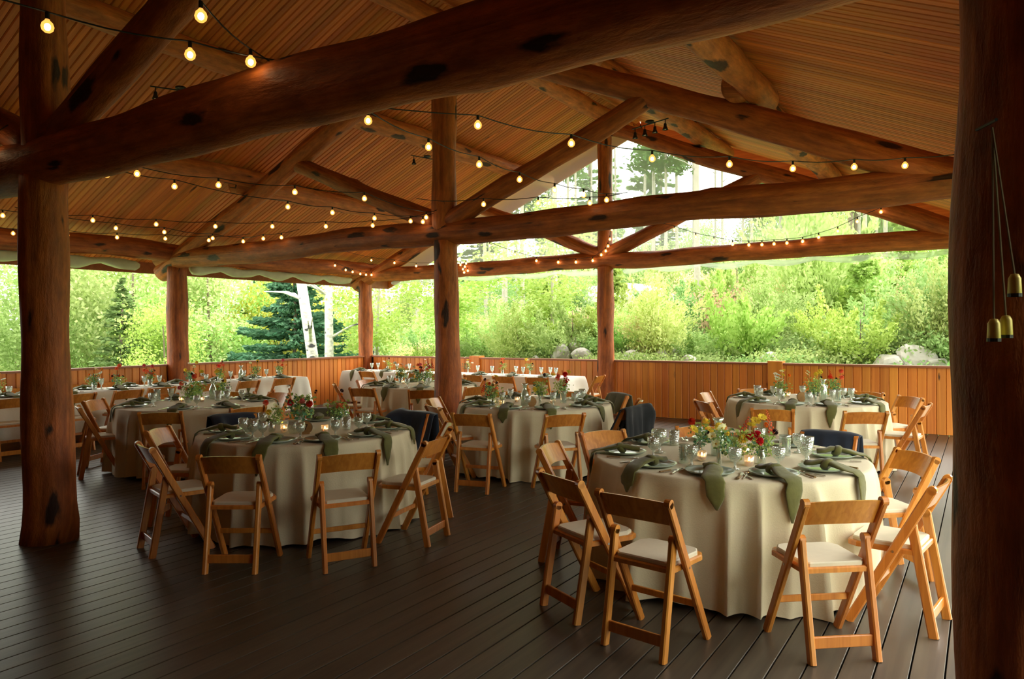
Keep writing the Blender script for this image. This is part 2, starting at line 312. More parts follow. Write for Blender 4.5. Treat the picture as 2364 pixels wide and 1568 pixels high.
# posts
PG = 'round log posts'
for i, (x, y, r0, r1, lab, kd) in enumerate((
    (-.12, -.02, .175, .165, 'orange log post in the far left corner of the railing', 0),
    (6.34, -.02, .175, .155, 'log post at the middle of the back railing, right of the long white table', 0),
    (12.72, -.02, .16, .15, 'log post at the far right corner, hidden behind the dark near post', 0),
    (-.0, -5.06, .185, .18, 'log post standing in the left railing behind the long left table', 0),
    (6.35, -5.1, .185, .165, 'reddish log post standing among the tables in the centre of the view', 0),
    (12.72, -5.1, .16, .15, 'right side log post under the middle truss', 0),
    (6.285, -10.2, .185, .17, 'dark log post in shadow at the left of the view, nearest the empty floor', 0),
    (12.70, -10.2, .205, .20, 'big dark log post filling the right edge of the view', 0),
    (-.0, -10.2, .17, .16, 'left side log post under the near truss', 0))):
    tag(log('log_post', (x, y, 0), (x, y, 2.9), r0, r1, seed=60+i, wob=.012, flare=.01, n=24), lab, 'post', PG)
# plates and purlins
for i, (x, z, r, nm, lab) in enumerate(((0, 3.13, .165, 'eave_log', 'long eave log along the left side above the rolled curtains'), (12.66, 3.13, .17, 'eave_log', 'long eave log along the right side above the big dark post'))):
    tag(log(nm, (x, 1.15, z), (x, -15.6, z), r, r+.01, seed=80+i, wob=.02), lab, 'log')
pn = 0
for dx, side, nm in ((4.2, -1, 'lower left'), (2.05, -1, 'upper left'), (0, 1, 'ridge'), (2.05, 1, 'upper right'), (4.15, 1, 'lower right')):
    for bi, (ya, yb, wh) in enumerate(((1.5, -5.3, 'far'), (-4.8, -10.5, 'middle'), (-9.9, -15.7, 'near'))):
        off = .17*(1 if bi % 2 else -1)*(0 if dx == 0 else .55); x = XC+side*dx+off; z = 5.995-SL*abs(x-XC) if dx else 5.86
        pn += 1; r0 = (.165, .155, .16)[bi]
        tag(log('purlin', (x, ya, z), (x, yb, z), r0*.92, r0*1.03, seed=100+pn, wob=.012, mat=M['purlin']), '%s purlin log of the %s bay, under the ceiling boards' % (nm, wh) if dx else '%s log of the %s bay, along the top of the ceiling' % (nm, wh), 'log', 'roof purlins')
# ------------------------------------------------------------------ ceiling
ZC = 6.175; HW = 7.35; sl_len = HW/math.cos(math.atan(SL)); ang = math.atan(SL)
cw = .088
def cboard(wd, name='ceiling_board'):
    mb = MB(); t = .02; c = .011; h = wd/2-.002
    prof = [(-h, t), (-h, c), (-h+c, 0), (h-c, 0), (h, c), (h, t)]
    vs_ = [(-sl_len/2, p, q) for p, q in prof]+[(sl_len/2, p, q) for p, q in prof]
    fs = [(i, i+6, (i+1) % 6+6, (i+1) % 6) for i in range(6)]+[tuple(range(6)), tuple(range(11, 5, -1))]
    return mb.add(vs_, fs).mesh(name, M['ceil'])
cb = cboard(cw)
for si, sg in enumerate((-1, 1)):
    c0 = MB()
    xe = XC+sg*HW; ze = ZC-SL*HW; up = .024
    c0.add([(XC, 1.78, ZC+up), (xe, 1.78, ze+up), (xe, -16.6, ze+up), (XC, -16.6, ZC+up), (XC, 1.78, ZC+up+.1), (xe, 1.78, ze+up+.1), (xe, -16.6, ze+up+.1), (XC, -16.6, ZC+up+.1)], [(0, 1, 2, 3), (7, 6, 5, 4), (0, 4, 5, 1), (1, 5, 6, 2), (2, 6, 7, 3), (3, 7, 4, 0)])
    ce = c0.build('ceiling', M['dark']); tag(ce, kind='structure')
    y = 1.73; cnt = 0
    while y > -11.2:
        rot = Euler((0, sg*ang, 0))
        o = put('ceiling_board', cb, ce, (XC+sg*HW/2, y, ZC-SL*HW/2), (0, sg*ang, 0)); y -= cw
    mb = MB(); ys = []
    while y > -16.5: ys.append(y); y -= cw
    for yy in ys:
        n0 = len(mb.v); Mx = Matrix.Translation((XC+sg*HW/2, yy, ZC-SL*HW/2)) @ Matrix.Rotation(sg*ang, 4, 'Y')
        mb.add([Mx @ v.co for v in cb.vertices], [tuple(p.vertices) for p in cb.polygons])
    s = mb.build('ceiling_board', M['ceil'], ce); s['kind'] = 'stuff'
    # fascia and barge boards
    tag(MB().box((XC+sg*(HW+.02), -7.4, ze-.06), (.045, 18.4, .30)).build('trim_%d' % (1+si), M['cap']), kind='structure', label='eave fascia board')
    tg = MB(); tg.bar((XC+sg*(HW+.03), 1.80, ze-.05), (XC, 1.80, ZC-.05), .045, .30, up=(0, 1, 0), ch=.1)
    tag(tg.build('trim_%d' % (3+si), M['ceil']), kind='structure', label='gable barge board')
# ------------------------------------------------------------------ low walls
ww = .132
def wallboard(h):
    mb = MB(); t = .018; c = .009; hh = ww/2-.002
    prof = [(-hh, t), (-hh, c), (-hh+c, 0), (hh-c, 0), (hh, c), (hh, t)]
    vs_ = [(p, q, 0) for p, q in prof]+[(p, q, h) for p, q in prof]
    fs = [(i, (i+1) % 6, (i+1) % 6+6, i+6) for i in range(6)]+[tuple(range(5, -1, -1)), tuple(range(6, 12))]
    return mb.add(vs_, fs).mesh('wall_board', M['wall'])
wbm = wallboard(1.035)
wr = MB().box((6.35, .085, .52), (13.2, .09, 1.03)).build('wall_back', M['dark']); tag(wr, kind='structure')
x = .02
while x < 12.8:
    if min(abs(x-q) for q in (-.12, 6.34, 12.72)) > .14 and not 9.49 < x < 9.62 and not 3.08 < x < 3.23: put('wall_board', wbm, wr, (x, .02, .004))
    x += ww
MB().box((6.3, .06, 1.055), (12.9, .16, .035)).build('rail_cap', M['cap'], wr)
for x0, x1 in ((9.43, 9.68), (3.02, 3.29)):
    nb = MB().bar(((x0+x1)/2, .07, 0), ((x0+x1)/2, .07, 1.105), x1-x0, .22, ch=.04); nb.build('newel_post', M['wall'], wr)
wl = MB().box((-.125, -7.6, .52), (.09, 15.4, 1.03)).build('wall_left', M['dark']); tag(wl, kind='structure')
y = -.02
while y > -15.3:
    if min(abs(y-q) for q in (-.02, -5.06, -10.2)) > .13: put('wall_board', wbm, wl, (-.06, y, .004), (0, 0, R(90)))
    y -= ww
MB().box((-.10, -7.6, 1.055), (.16, 15.4, .035)).build('rail_cap', M['cap'], wl)
# unseen lodge wall behind the camera, with side walls added to block light
tag(MB().box((6.3, -14.6, 1.6), (14.8, .16, 3.3)).build('wall_front', M['cap']), kind='structure')
tag(MB().box((13.55, -12.6, 1.45), (.14, 4.2, 2.95)).build('wall_right_light_block', M['cap']), kind='structure')
tag(MB().box((-.3, -12.6, 2.0), (.14, 4.6, 2.1)).build('wall_left_light_block', M['cap']), kind='structure')
tag(MB().add([(-1, -14.55, 3.1), (13.6, -14.55, 3.1), (XC, -14.55, 6.2), (-1, -14.7, 3.1), (13.6, -14.7, 3.1), (XC, -14.7, 6.2)], [(0, 1, 2), (5, 4, 3), (0, 2, 5, 3), (1, 4, 5, 2), (0, 3, 4, 1)]).build('wall_gable', M['cap']), kind='structure')
# ------------------------------------------------------------------ gable vinyl sheet and rolled curtains
vp = MB(); n = 26
for k in range(n+1):
    xx = .6+(12.06-.6)*k/n; yy = .17+.012*math.sin(k*1.7); vp.v += [(xx, yy, 3.12), (xx, yy+.01*math.sin(k), max(3.13, raft(xx)-.02))]
vp.f = [(2*k, 2*k+2, 2*k+3, 2*k+1) for k in range(n)]
tag(vp.build('vinyl_sheet', M['vinyl'], smooth=True), 'clear milky plastic sheet closing the gable above the far log beam', 'sheet')
def roll(name, p0, p1, r, mat, label, cat, scal=.9, seed=0, group=None):
    p0 = Vector(p0); p1 = Vector(p1); L_ = (p1-p0).length; m = int(L_*14); n = 12; t = (p1-p0).normalized(); u = t.cross(Vector((0, 0, 1))).normalized(); rg = random.Random(seed); ph = rg.uniform(0, 6)
    vs_ = []
    for i in range(m+1):
        d = i/m*L_; s = abs(math.sin(math.pi*d/scal+ph)); rr = r*(.55+.5*s+.1*math.sin(d*9+ph)); sag = .05*s
        if i in (0, m): rr *= .5
        for k in range(n):
            a = 2*math.pi*k/n; q = rr*(1+.12*math.sin(3*a+d*6)+.08*math.sin(5*a-d*11)); vs_.append(t*d+p0+u*math.cos(a)*q*.9+Vector((0, 0, math.sin(a)*q*.85-sag)))
    fs = [(i*n+k, i*n+(k+1) % n, (i+1)*n+(k+1) % n, (i+1)*n+k) for i in range(m) for k in range(n)]+[tuple(range(n-1, -1, -1)), tuple(m*n+k for k in range(n))]
    tag(MB().add(vs_, fs).build(name, mat, smooth=True), label, cat, group)
roll('rolled_curtain', (-.06, -4.75, 2.90), (-.06, -.55, 2.90), .10, M['curtain'], 'pale rolled canvas curtain tied under the left eave log, right of the log post', 'curtain', seed=1)
roll('rolled_curtain', (-.06, -9.9, 2.90), (-.06, -5.75, 2.90), .105, M['curtain'], 'pale rolled canvas curtain tied under the left eave log, left of the log post', 'curtain', scal=1.1, seed=2)
roll('rolled_plastic', (.5, .26, 2.88), (6.1, .26, 2.86), .06, M['vinyl'], 'clear plastic roll under the far log beam, left of the king post', 'curtain', scal=1.3, seed=3)
roll('rolled_plastic', (6.6, .26, 2.87), (12.3, .26, 2.87), .06, M['vinyl'], 'clear plastic roll under the far log beam, right of the king post', 'curtain', scal=1.0, seed=4)

# ------------------------------------------------------------------ tables and cloths
ZT = .775
TB = dict(T1=(11.075, -7.99, 'front right round table'), T2=(7.49, -8.60, 'front left round table'), T3=(7.99, -5.48, 'round table beside centre post'),
          T4=(4.36, -7.58, 'dim round table at left'), T5=(4.77, -3.79, 'farthest round table'), T6=(10.715, -3.47, 'round table by right railing'))
def round_cloth(x, y, seed, rad=.918, mat=None, depth=.765, flare=.06):
    rg = random.Random(seed); NA = 300
    ph = [rg.uniform(0, 6.28) for _ in range(6)]; nf = rg.choice((26, 28, 30))
    def fold(a):
        aa = a+.05*math.sin(3*a+ph[0])+.07*math.sin(5*a+ph[1])
        v = 1-abs(math.sin(nf*aa/2+ph[2]))**.8; v2 = math.cos((nf//2-3)*aa+ph[3]); s = v*(.62+.38*v2)
        return s*(.8+.2*math.sin(2*a+ph[4]))*1.15
    rows = [(0, 0)]+[(r, 0) for r in (.25, .5, .7, .83, .89)]; vs_ = []
    for r, _ in rows[1:]: vs_.append([(r*math.cos(2*math.pi*k/NA), r*math.sin(2*math.pi*k/NA), ZT) for k in range(NA)])
    vs_.append([((rad-.008)*math.cos(2*math.pi*k/NA), (rad-.008)*math.sin(2*math.pi*k/NA), ZT-.002) for k in range(NA)])
    NZ = 15
    for i in range(NZ+1):
        t = i/NZ; row = []
        for k in range(NA):
            a = 2*math.pi*k/NA; f = fold(a); g = t**.65
            rr = rad+.004+.012*min(1, t*6)+g*(flare*(.55+.45*math.sin(a*2+ph[5])**2))+t**.5*.125*(f-.3)+.010*t*math.sin(29*a+ph[1])
            hem = .018*math.sin(5*a+ph[3])+.012*math.sin(11*a+ph[0]); z = ZT-.010-t*(depth-.022+hem*.8)
            row.append((rr*math.cos(a+.02*t*math.sin(7*a)), rr*math.sin(a+.02*t*math.sin(7*a)), max(.006, z)))
        vs_.append(row)
    V = [(0, 0, ZT)]+[p for row in vs_ for p in row]; nr = len(vs_)
    me = bpy.data.meshes.new('tablecloth'); fs = [(0, 1+k, 1+(k+1) % NA) for k in range(NA)]+[(1+i*NA+k, 1+(i+1)*NA+k, 1+(i+1)*NA+(k+1) % NA, 1+i*NA+(k+1) % NA) for i in range(nr-1) for k in range(NA)]
    me.from_pydata(V, [], fs); smooth_all(me); me.materials.append(mat or M['cloth']); me.update()
    return put('tablecloth', me, None, (x, y, 0))
for i, (k_, (x, y, nm)) in enumerate(TB.items()):
    c = round_cloth(x, y, 5+i); tag(c, 'cream linen cloth draped to the floor over the '+nm, 'tablecloth', 'round linen tablecloths')
    t = empty('round_table', (x, y, 0)); tag(t, 'folding table hidden under the cloth of the '+nm, 'table', 'round tables')
    MB().lathe([(0, .772), (.90, .772), (.905, .762), (.90, .752), (0, .752)], 40).build('tabletop', M['cap'], t)
    for q in range(4): MB().tube([(.42*math.cos(q*1.571+.8), .42*math.sin(q*1.571+.8), .752), (.55*math.cos(q*1.571+.8), .55*math.sin(q*1.571+.8), 0)], .016).build('leg', M['black'], t)
def rect_cloth(x0, y0, x1, y1, seed, mat, hem=.06, lab='', grp=None):
    rg = random.Random(seed); per = []; rc = .04
    L1, L2 = x1-x0, y1-y0; st = .035
    def edge(a, b):
        n_ = max(1, int((Vector(b)-Vector(a)).length/st)); return [tuple(Vector(a).lerp(Vector(b), i/n_)) for i in range(n_)]
    pts = edge((x0, y0), (x1, y0))+edge((x1, y0), (x1, y1))+edge((x1, y1), (x0, y1))+edge((x0, y1), (x0, y0))
    N_ = len(pts); cx_, cy_ = (x0+x1)/2, (y0+y1)/2; rows = []
    nrm = []
    for i, p in enumerate(pts):
        a = Vector(pts[i-3]); b = Vector(pts[(i+3) % N_]); t = (b-a).normalized(); nrm.append(Vector((t.y, -t.x)))
    s_ = 0; NZ = 10; ph = [rg.uniform(0, 6.28) for _ in range(4)]
    V = []; 
    for j in range(NZ+2):
        t = max(0, (j-1)/NZ)
        for i, p in enumerate(pts):
            d = i*st; f = (.5+.5*math.sin(d*2*math.pi/.42+ph[0]+.8*math.sin(d*1.7+ph[1])))**2
            corner = sum(math.exp(-((p[0]-cx2)**2+(p[1]-cy2)**2)/.02) for cx2, cy2 in ((x0, y0), (x1, y0), (x1, y1), (x0, y1)))
            o = 0 if j == 0 else (.008+t**.7*(.05*f+.10*corner+.02))
            z = ZT if j == 0 else ZT-.008-t*(ZT-.01-hem+.01*math.sin(d*6))
            V.append((p[0]+nrm[i].x*o, p[1]+nrm[i].y*o, max(.006, z)))
    fs = [(j*N_+i, (j+1)*N_+i, (j+1)*N_+(i+1) % N_, j*N_+(i+1) % N_) for j in range(NZ+1) for i in range(N_)]+[tuple(range(N_))]
    o = MB().add(V, fs).build('tablecloth', mat, smooth=False, loc=None); smooth_all(o.data); return tag(o, lab, 'tablecloth', grp)
X7 = (.42, 6.15, -1.32, -.56); X8 = (.62, 1.40, -9.6, -3.22)
rect_cloth(X7[0], X7[2], X7[1], X7[3], 1, M['white_cloth'], .10, 'white linen cloth over the long white table along the back railing')
rect_cloth(X8[0], X8[2], X8[1], X8[3], 2, M['white_cloth'], .16, 'white linen cloth over the long table along the left railing')
for nm, (a, b, c_, d_), lab in (('a', X7, 'row of folding tables under the white cloth along the back railing'), ('b', X8, 'row of folding tables under the white cloth along the left railing')):
    t = empty('long_table', ((a+b)/2, (c_+d_)/2, 0)); tag(t, lab, 'table'); cx_, cy_ = (a+b)/2, (c_+d_)/2
    MB().box((0, 0, .760), (b-a-.02, d_-c_-.02, .02)).build('tabletop', M['cap'], t)
    for sx in (-1, 1):
        for sy in (-1, 1): MB().tube([(sx*((b-a)/2-.15), sy*((d_-c_)/2-.15), .735), (sx*((b-a)/2-.15), sy*((d_-c_)/2-.15), 0)], .016).build('leg', M['black'], t)

# ------------------------------------------------------------------ folding chair (faces +y, origin on the floor)
def make_chair():
    t = empty('folding_chair')
    top = Vector((0, -.205, .812)); foot = Vector((0, .215, .012))
    LL = lambda z: foot.y+(top.y-foot.y)*(z-foot.z)/(top.z-foot.z)
    kids = []
    for s in (-1, 1):
        m = MB(); m.bar((s*.205, .222, 0), (s*.205, LL(.800), .800), .031, .050, ch=.22)
        m.tube([(s*.2205, LL(.797), .797), (s*.1895, LL(.797), .797)], .0245, 12); kids.append(m.build('leg', M['chair'], t))
        m = MB(); m.bar((s*.172, -.200, 0), (s*.172, -.094, .590), .031, .050, ch=.22); m.tube([(s*.1875, -.094, .590), (s*.1565, -.094, .590)], .0245, 12); kids.append(m.build('leg', M['chair'], t))
    # backrest: concave slat
    m = MB(); n = 10; vs_ = []
    for i in range(n+1):
        u = -1+2*i/n; b_ = .030*(1-u*u); zt = .802+.012*(1-u*u); zb = .675+.010*(1-u*u)
        for (z, dy) in ((zb, 0), (zt, 0), (zt, .014), (zb, .014)): vs_.append((u*.194, LL(z)-b_-.004+dy, z))
    m.add(vs_, [(i*4+k, i*4+(k+1) % 4, (i+1)*4+(k+1) % 4, (i+1)*4+k) for i in range(n) for k in range(4)]+[(3, 2, 1, 0), tuple(n*4+k for k in range(4))])
    kids.append(m.build('backrest', M['chair'], t))
    # seat frame + pad (rounded front)
    def plate(z0, z1, w, y0, y1, inset=0):
        out = []; 
        for (xx, yy) in ((-w+.03, y0), (w-.03, y0), (w, y0+.03), (w+.008, y1-.06), (w-.02, y1-.01), (w-.06, y1), (-w+.06, y1), (-w+.02, y1-.01), (-w-.008, y1-.06), (-w, y0+.03)): out.append((xx, yy))
        n = len(out); cx_, cy_ = 0, (y0+y1)/2; v = [(a, b, z0) for a, b in out]+[(a, b, z1-.006) for a, b in out]+[(a*.965, cy_+(b-cy_)*.965, z1) for a, b in out]
        return v, [tuple(range(n-1, -1, -1))]+[(i, (i+1) % n, n+(i+1) % n, n+i) for i in range(n)]+[(n+i, n+(i+1) % n, 2*n+(i+1) % n, 2*n+i) for i in range(n)]+[tuple(range(2*n, 3*n))]
    v, f = plate(.428, .456, .186, -.135, .245); kids.append(MB().add(v, f).build('seat', M['chair'], t))
    v, f = plate(.456, .478, .168, -.118, .225); kids.append(MB().add(v, f).build('seat_pad', M['pad'], t))
    kids.append(MB().bar((-.195, LL(.215), .215), (.195, LL(.215), .215), .035, .018, up=(0, 0, 1)).build('stretcher', M['chair'], t))
    kids.append(MB().bar((-.16, -.178, .098), (.16, -.178, .098), .058, .018, up=(0, 0, 1)).build('stretcher', M['chair'], t))
    for s in (-1, 1): kids.append(MB().tube([(s*.219, LL(.44), .44), (s*.2235, LL(.44), .44)], .007, 8).build('bolt', M['steel'], t))
    KIDS[t.name] = kids
    for k_ in kids: KIDS[k_.name] = []
    return t
_cp = None
def chair(x, y, face, label, group='folding wooden chairs'):
    global _cp
    if _cp is None: o = _cp = make_chair()
    else:
        o = _cp.copy(); COL.objects.link(o)
        for ch in KIDS[_cp.name]:
            c = ch.copy(); COL.objects.link(c); c.parent = o
    o.location = (x, y, 0); o.rotation_euler = (0, 0, R(face-90)); o['label'] = label; o['category'] = 'chair'; o['group'] = group
    return o
PHR = ['right side', 'right side rear', 'rear right corner', 'rear right', 'rear middle', 'rear left', 'rear left corner', 'left side rear', 'left side', 'left side front', 'front left corner', 'front left', 'front middle', 'front right', 'front right corner', 'right side front']
CAMP = Vector((12.579, -13.088))
def phrase(tk, ang_):
    x, y, _ = TB[tk]; d = (Vector((x, y))-CAMP).normalized(); a = math.degrees(math.atan2(d.y, d.x)); rel = (ang_-a+90) % 360
    return PHR[int((rel+11.25)//22.5) % 16]
SEATS = dict(  # measured seats: (seat angle from table centre, distance of chair-back top, facing)
 T1=[(270, 1.65, 82), (308.2, 1.51, 129), (247.8, 1.51, 63), (200.3, 1.27, 11), (159.9, 1.25, 328), (341, 1.39, 172), (25.7, 1.25, 218), (67.7, 1.25, 262), (116.6, 1.25, 298)],
 T2=[(299.2, 1.56, 122), (328.5, 1.64, 149), (261.9, 1.41, 73), (219.2, 1.28, 34), (0.6, 1.48, 192), (37.6, 1.27, 222), (82.3, 1.25, 276), (130, 1.26, 308), (172, 1.27, 347)],
 T3=[(277.4, 1.62, 103), (312.6, 1.56, 141), (352.2, 1.4, 171), (242.1, 1.35, 60), (200, 1.30, 20), (100, 1.26, 284), (140, 1.28, 315), (62, 1.26, 242), (26, 1.27, 205)],
 T4=[(310.7, 1.38, 135), (246.5, 1.28, 66), (209, 1.36, 31), (167, 1.27, 346), (128, 1.26, 310), (90, 1.26, 270), (52, 1.26, 228), (350, 1.30, 172)],
 T5=[(271.3, 1.39, 103), (228, 1.38, 49), (311.4, 1.58, 126), (346.7, 1.44, 155), (178, 1.27, 355), (142, 1.26, 322), (100, 1.26, 280), (60, 1.26, 240), (25, 1.26, 205)],
 T6=[(269.8, 1.66, 103), (301.0, 1.68, 117), (28.4, 1.27, 222), (344.6, 1.4, 174), (181.3, 1.27, 0), (232.2, 1.50, 44), (92, 1.26, 272), (62, 1.26, 242), (135, 1.26, 315)])
chairs = {}
for tk, lst in SEATS.items():
    x, y, nm = TB[tk]
    for i, (a, d, fc) in enumerate(lst):
        mx_, my_ = x+d*math.cos(R(a)), y+d*math.sin(R(a)); ox, oy = mx_+.205*math.cos(R(fc)), my_+.205*math.sin(R(fc))
        chairs[tk, i] = (chair(ox, oy, fc, 'wooden folding chair with ivory pad, %s of %s' % (phrase(tk, a), nm), 'chairs around the '+nm), ox, oy, fc)
ORD = ['first', 'second', 'third', 'fourth', 'fifth', 'sixth', 'seventh', 'eighth', 'ninth']
for i, (x, y, f) in enumerate(((1.60, -1.78, 88), (2.70, -1.82, 94), (3.55, -1.76, 90), (4.38, -1.78, 86), (5.08, -1.84, 97), (5.80, -1.86, 104))):
    chair(x+.0, y+.205, f, 'wooden folding chair at near side of long back table, %s from its left end' % ORD[i], 'chairs along the near side of the long back table')
chair(6.42, -.86, 184, 'wooden folding chair at the right end of the long back table, beside the log post', 'chairs along the near side of the long back table')
for i, (x, y, f) in enumerate(((1.84, -4.1, 176), (1.86, -4.9, 180), (1.86, -5.72, 182), (1.94, -6.55, 178), (1.98, -7.1, 180), (2.02, -7.82, 184), (1.96, -8.6, 176), (1.94, -9.4, 180))):
    chair(x-.205, y, f, 'wooden folding chair at near side of long left table, %s from its right end' % ORD[i], 'chairs along the near side of the long left table')
for i, y in enumerate((-3.75, -4.6, -5.6, -6.35, -7.0, -7.72, -8.5)):
    chair(.30, y, 2+rnd.uniform(-5, 5), 'wooden folding chair against the left railing behind long left table, %s from right' % ORD[i], 'chairs between the long left table and the railing')

# ------------------------------------------------------------------ draped coats, scarves and shawls
def drape(name, ch, wd, front, back, mat, label, cat, bulge=0, seed=0):
    o_, cx_, cy_, fc = ch; rg = random.Random(seed); NU, NV = 22, 26
    tz = .825; path = []
    Lf, Lb = front, back; tot = Lf+Lb+.05
    LLy = lambda z: .215-.42*(z/.812)
    for j in range(NV+1):
        s = j/NV*tot
        if s < Lf: z = tz-(Lf-s); y = LLy(max(z, .3))+.028+(.03 if z < .5 else 0)
        elif s < Lf+.05: q = (s-Lf)/.05*math.pi; z = tz+.022*math.sin(q); y = LLy(tz)-.012+.042*math.cos(q)-.012
        else: z = tz-(s-Lf-.05); y = LLy(.80)-.075-.02*min(1, (tz-z)*2)
        path.append((y, z))
    vs_ = []
    ph = [rg.uniform(0, 6.28) for _ in range(5)]
    for j, (y, z) in enumerate(path):
        d = max(0, tz-z)
        for i in range(NU+1):
            u = -1+2*i/NU; wv = .016*math.sin(u*9+ph[0]+d*3)*min(1, d*5+.1)+.01*math.sin(u*17+ph[1])*min(1, d*5)
            sgn = 1 if j < NV*Lf/tot else -1
            bz = bulge*math.exp(-((u-.75)/.3)**2)*(.04+.02*math.sin(z*20)); hang = -.05*d*math.sin(u*3+ph[2])
            x = u*wd/2*(1+.25*d*abs(u))+.02*math.sin(z*12+ph[3])*d
            vs_.append((x, y+sgn*(wv+bz)+.0, min(z, tz+.03)+hang-.02*(abs(u)**4)+bz*.6))
    fs = [(j*(NU+1)+i, j*(NU+1)+i+1, (j+1)*(NU+1)+i+1, (j+1)*(NU+1)+i) for j in range(NV) for i in range(NU)]
    m = MB().add(vs_, fs); o = m.build(name, mat, smooth=True, loc=(cx_, cy_, 0)); o.rotation_euler = (0, 0, R(fc-90))
    sm = o.modifiers.new('thickness', 'SOLIDIFY'); sm.thickness = .010; sm.offset = 1
    return tag(o, label, cat)
drape('scarf', chairs['T1', 7], .46, .17, .20, M['navy'], 'dark navy scarf hung over a chair back behind the front right round table', 'scarf', seed=1)
drape('jacket', chairs['T2', 6], .54, .42, .45, M['navy'], 'dark navy jacket draped on the chair behind front left round table, right side', 'jacket', bulge=1.6, seed=2)
drape('jacket', chairs['T2', 8], .50, .26, .40, M['navy'], 'dark navy jacket on the chair at the left of front left round table', 'jacket', bulge=.5, seed=3)
drape('coat', chairs['T3', 2], .52, .38, .55, M['blackcloth'], 'long black coat over the chair back beside the king post at the back railing', 'coat', bulge=1.0, seed=4)
drape('shawl', chairs['T2', 7], .46, .20, .25, M['shawl'], 'grey green shawl over the chair back behind the left jacket', 'shawl', seed=5)
drape('shawl', chairs['T3', 7], .42, .22, .22, M['shawl'], 'olive cloth folded over the chair back behind the round table beside centre post', 'shawl', seed=6)

# ------------------------------------------------------------------ table settings
PR = {}
def P_(name, key, fn): PR[key] = (name, fn())
def lath(prof, mat, n=16): return MB().lathe(prof, n).mesh('m', mat, True)
def plate_m():
    return lath([(0, .006), (.075, .006), (.095, .008), (.135, .020), (.148, .025), (.150, .022), (.135, .013), (.09, 0), (0, 0)], M['plate'], 28)
def goblet_m(): return lath([(0, .002), (.034, .003), (.033, .006), (.010, .012), (.007, .025), (.008, .045), (.020, .052), (.036, .070), (.041, .095), (.040, .135), (.038, .135), (.038, .095), (.033, .073), (.018, .060), (0, .058)], M['cut'], 16)
def tall_goblet_m(): return lath([(0, .002), (.034, .003), (.033, .006), (.009, .012), (.007, .05), (.012, .062), (.030, .085), (.036, .12), (.040, .165), (.038, .165), (.034, .12), (.028, .088), (0, .07)], M['cut'], 16)
def tumbler_m(): return lath([(0, 0), (.032, 0), (.034, .01), (.042, .115), (.040, .115), (.032, .014), (0, .012)], M['cut'], 14)
def ribtumbler_m():
    pr = [(0, 0), (.030, 0)]; 
    for i in range(7): pr += [(.036, .008+i*.016), (.031, .016+i*.016)]
    return lath(pr+[(.036, .125), (.034, .125), (.028, .02), (0, .015)], M['ribglass'], 16)
def carafe_m(): return lath([(0, 0), (.045, 0), (.050, .01), (.050, .10), (.045, .14), (.024, .185), (.020, .205), (.026, .235), (.040, .26), (.038, .26), (.022, .235), (.017, .205), (.022, .18), (.044, .13), (.047, .012), (0, .01)], M['ribglass'], 18)
def jar_m(): return lath([(0, 0), (.026, 0), (.030, .008), (.030, .060), (.022, .075), (.020, .085), (.024, .095), (.022, .095), (.018, .085), (.028, .058), (.028, .01), (0, .008)], M['glass'], 14)
def bud_m(): return lath([(0, 0), (.018, 0), (.020, .01), (.018, .06), (.015, .10), (.018, .12), (.016, .12), (.013, .10), (.016, .02), (0, .01)], M['glass'], 12)
def bowl_m(): return lath([(0, 0), (.03, 0), (.034, .008), (.040, .05), (.043, .085), (.041, .085), (.036, .04), (0, .015)], M['cut'], 16)
def fork_m():
    m = MB(); m.box((0, 0, .004), (.007, .11, .003)); m.box((0, .062, .004), (.018, .02, .003)); 
    for k in range(4): m.box((-.0085+k*.0057, .088, .005), (.0028, .036, .0025))
    m.bar((0, -.03, .005), (0, -.10, .005), .013, .008); return m.mesh('m', M['steel'])
def knife_m():
    m = MB(); m.add([(-.008, -.02, .004), (.010, -.02, .004), (.010, .085, .004), (.002, .105, .004), (-.008, .09, .004), (-.008, -.02, .0055), (.010, -.02, .0055), (.010, .085, .0055), (.002, .105, .0055), (-.008, .09, .0055)], [(4, 3, 2, 1, 0), (5, 6, 7, 8, 9), (0, 1, 6, 5), (1, 2, 7, 6), (2, 3, 8, 7), (3, 4, 9, 8), (4, 0, 5, 9)]); return m.mesh('m', M['steel'])
def handle_m(): return MB().bar((0, -.015, .007), (0, -.11, .007), .015, .010, ch=.3).mesh('m', M['knifewood'])
def spoon_m():
    m = MB(); m.sphere((0, .075, .006), .017, 10, 5, .28); m.v = [(x, .075+(y-.075)*1.5, z) for x, y, z in m.v]; m.bar((0, .055, .005), (0, -.10, .005), .008, .003); return m.mesh('m', M['steel'], False)
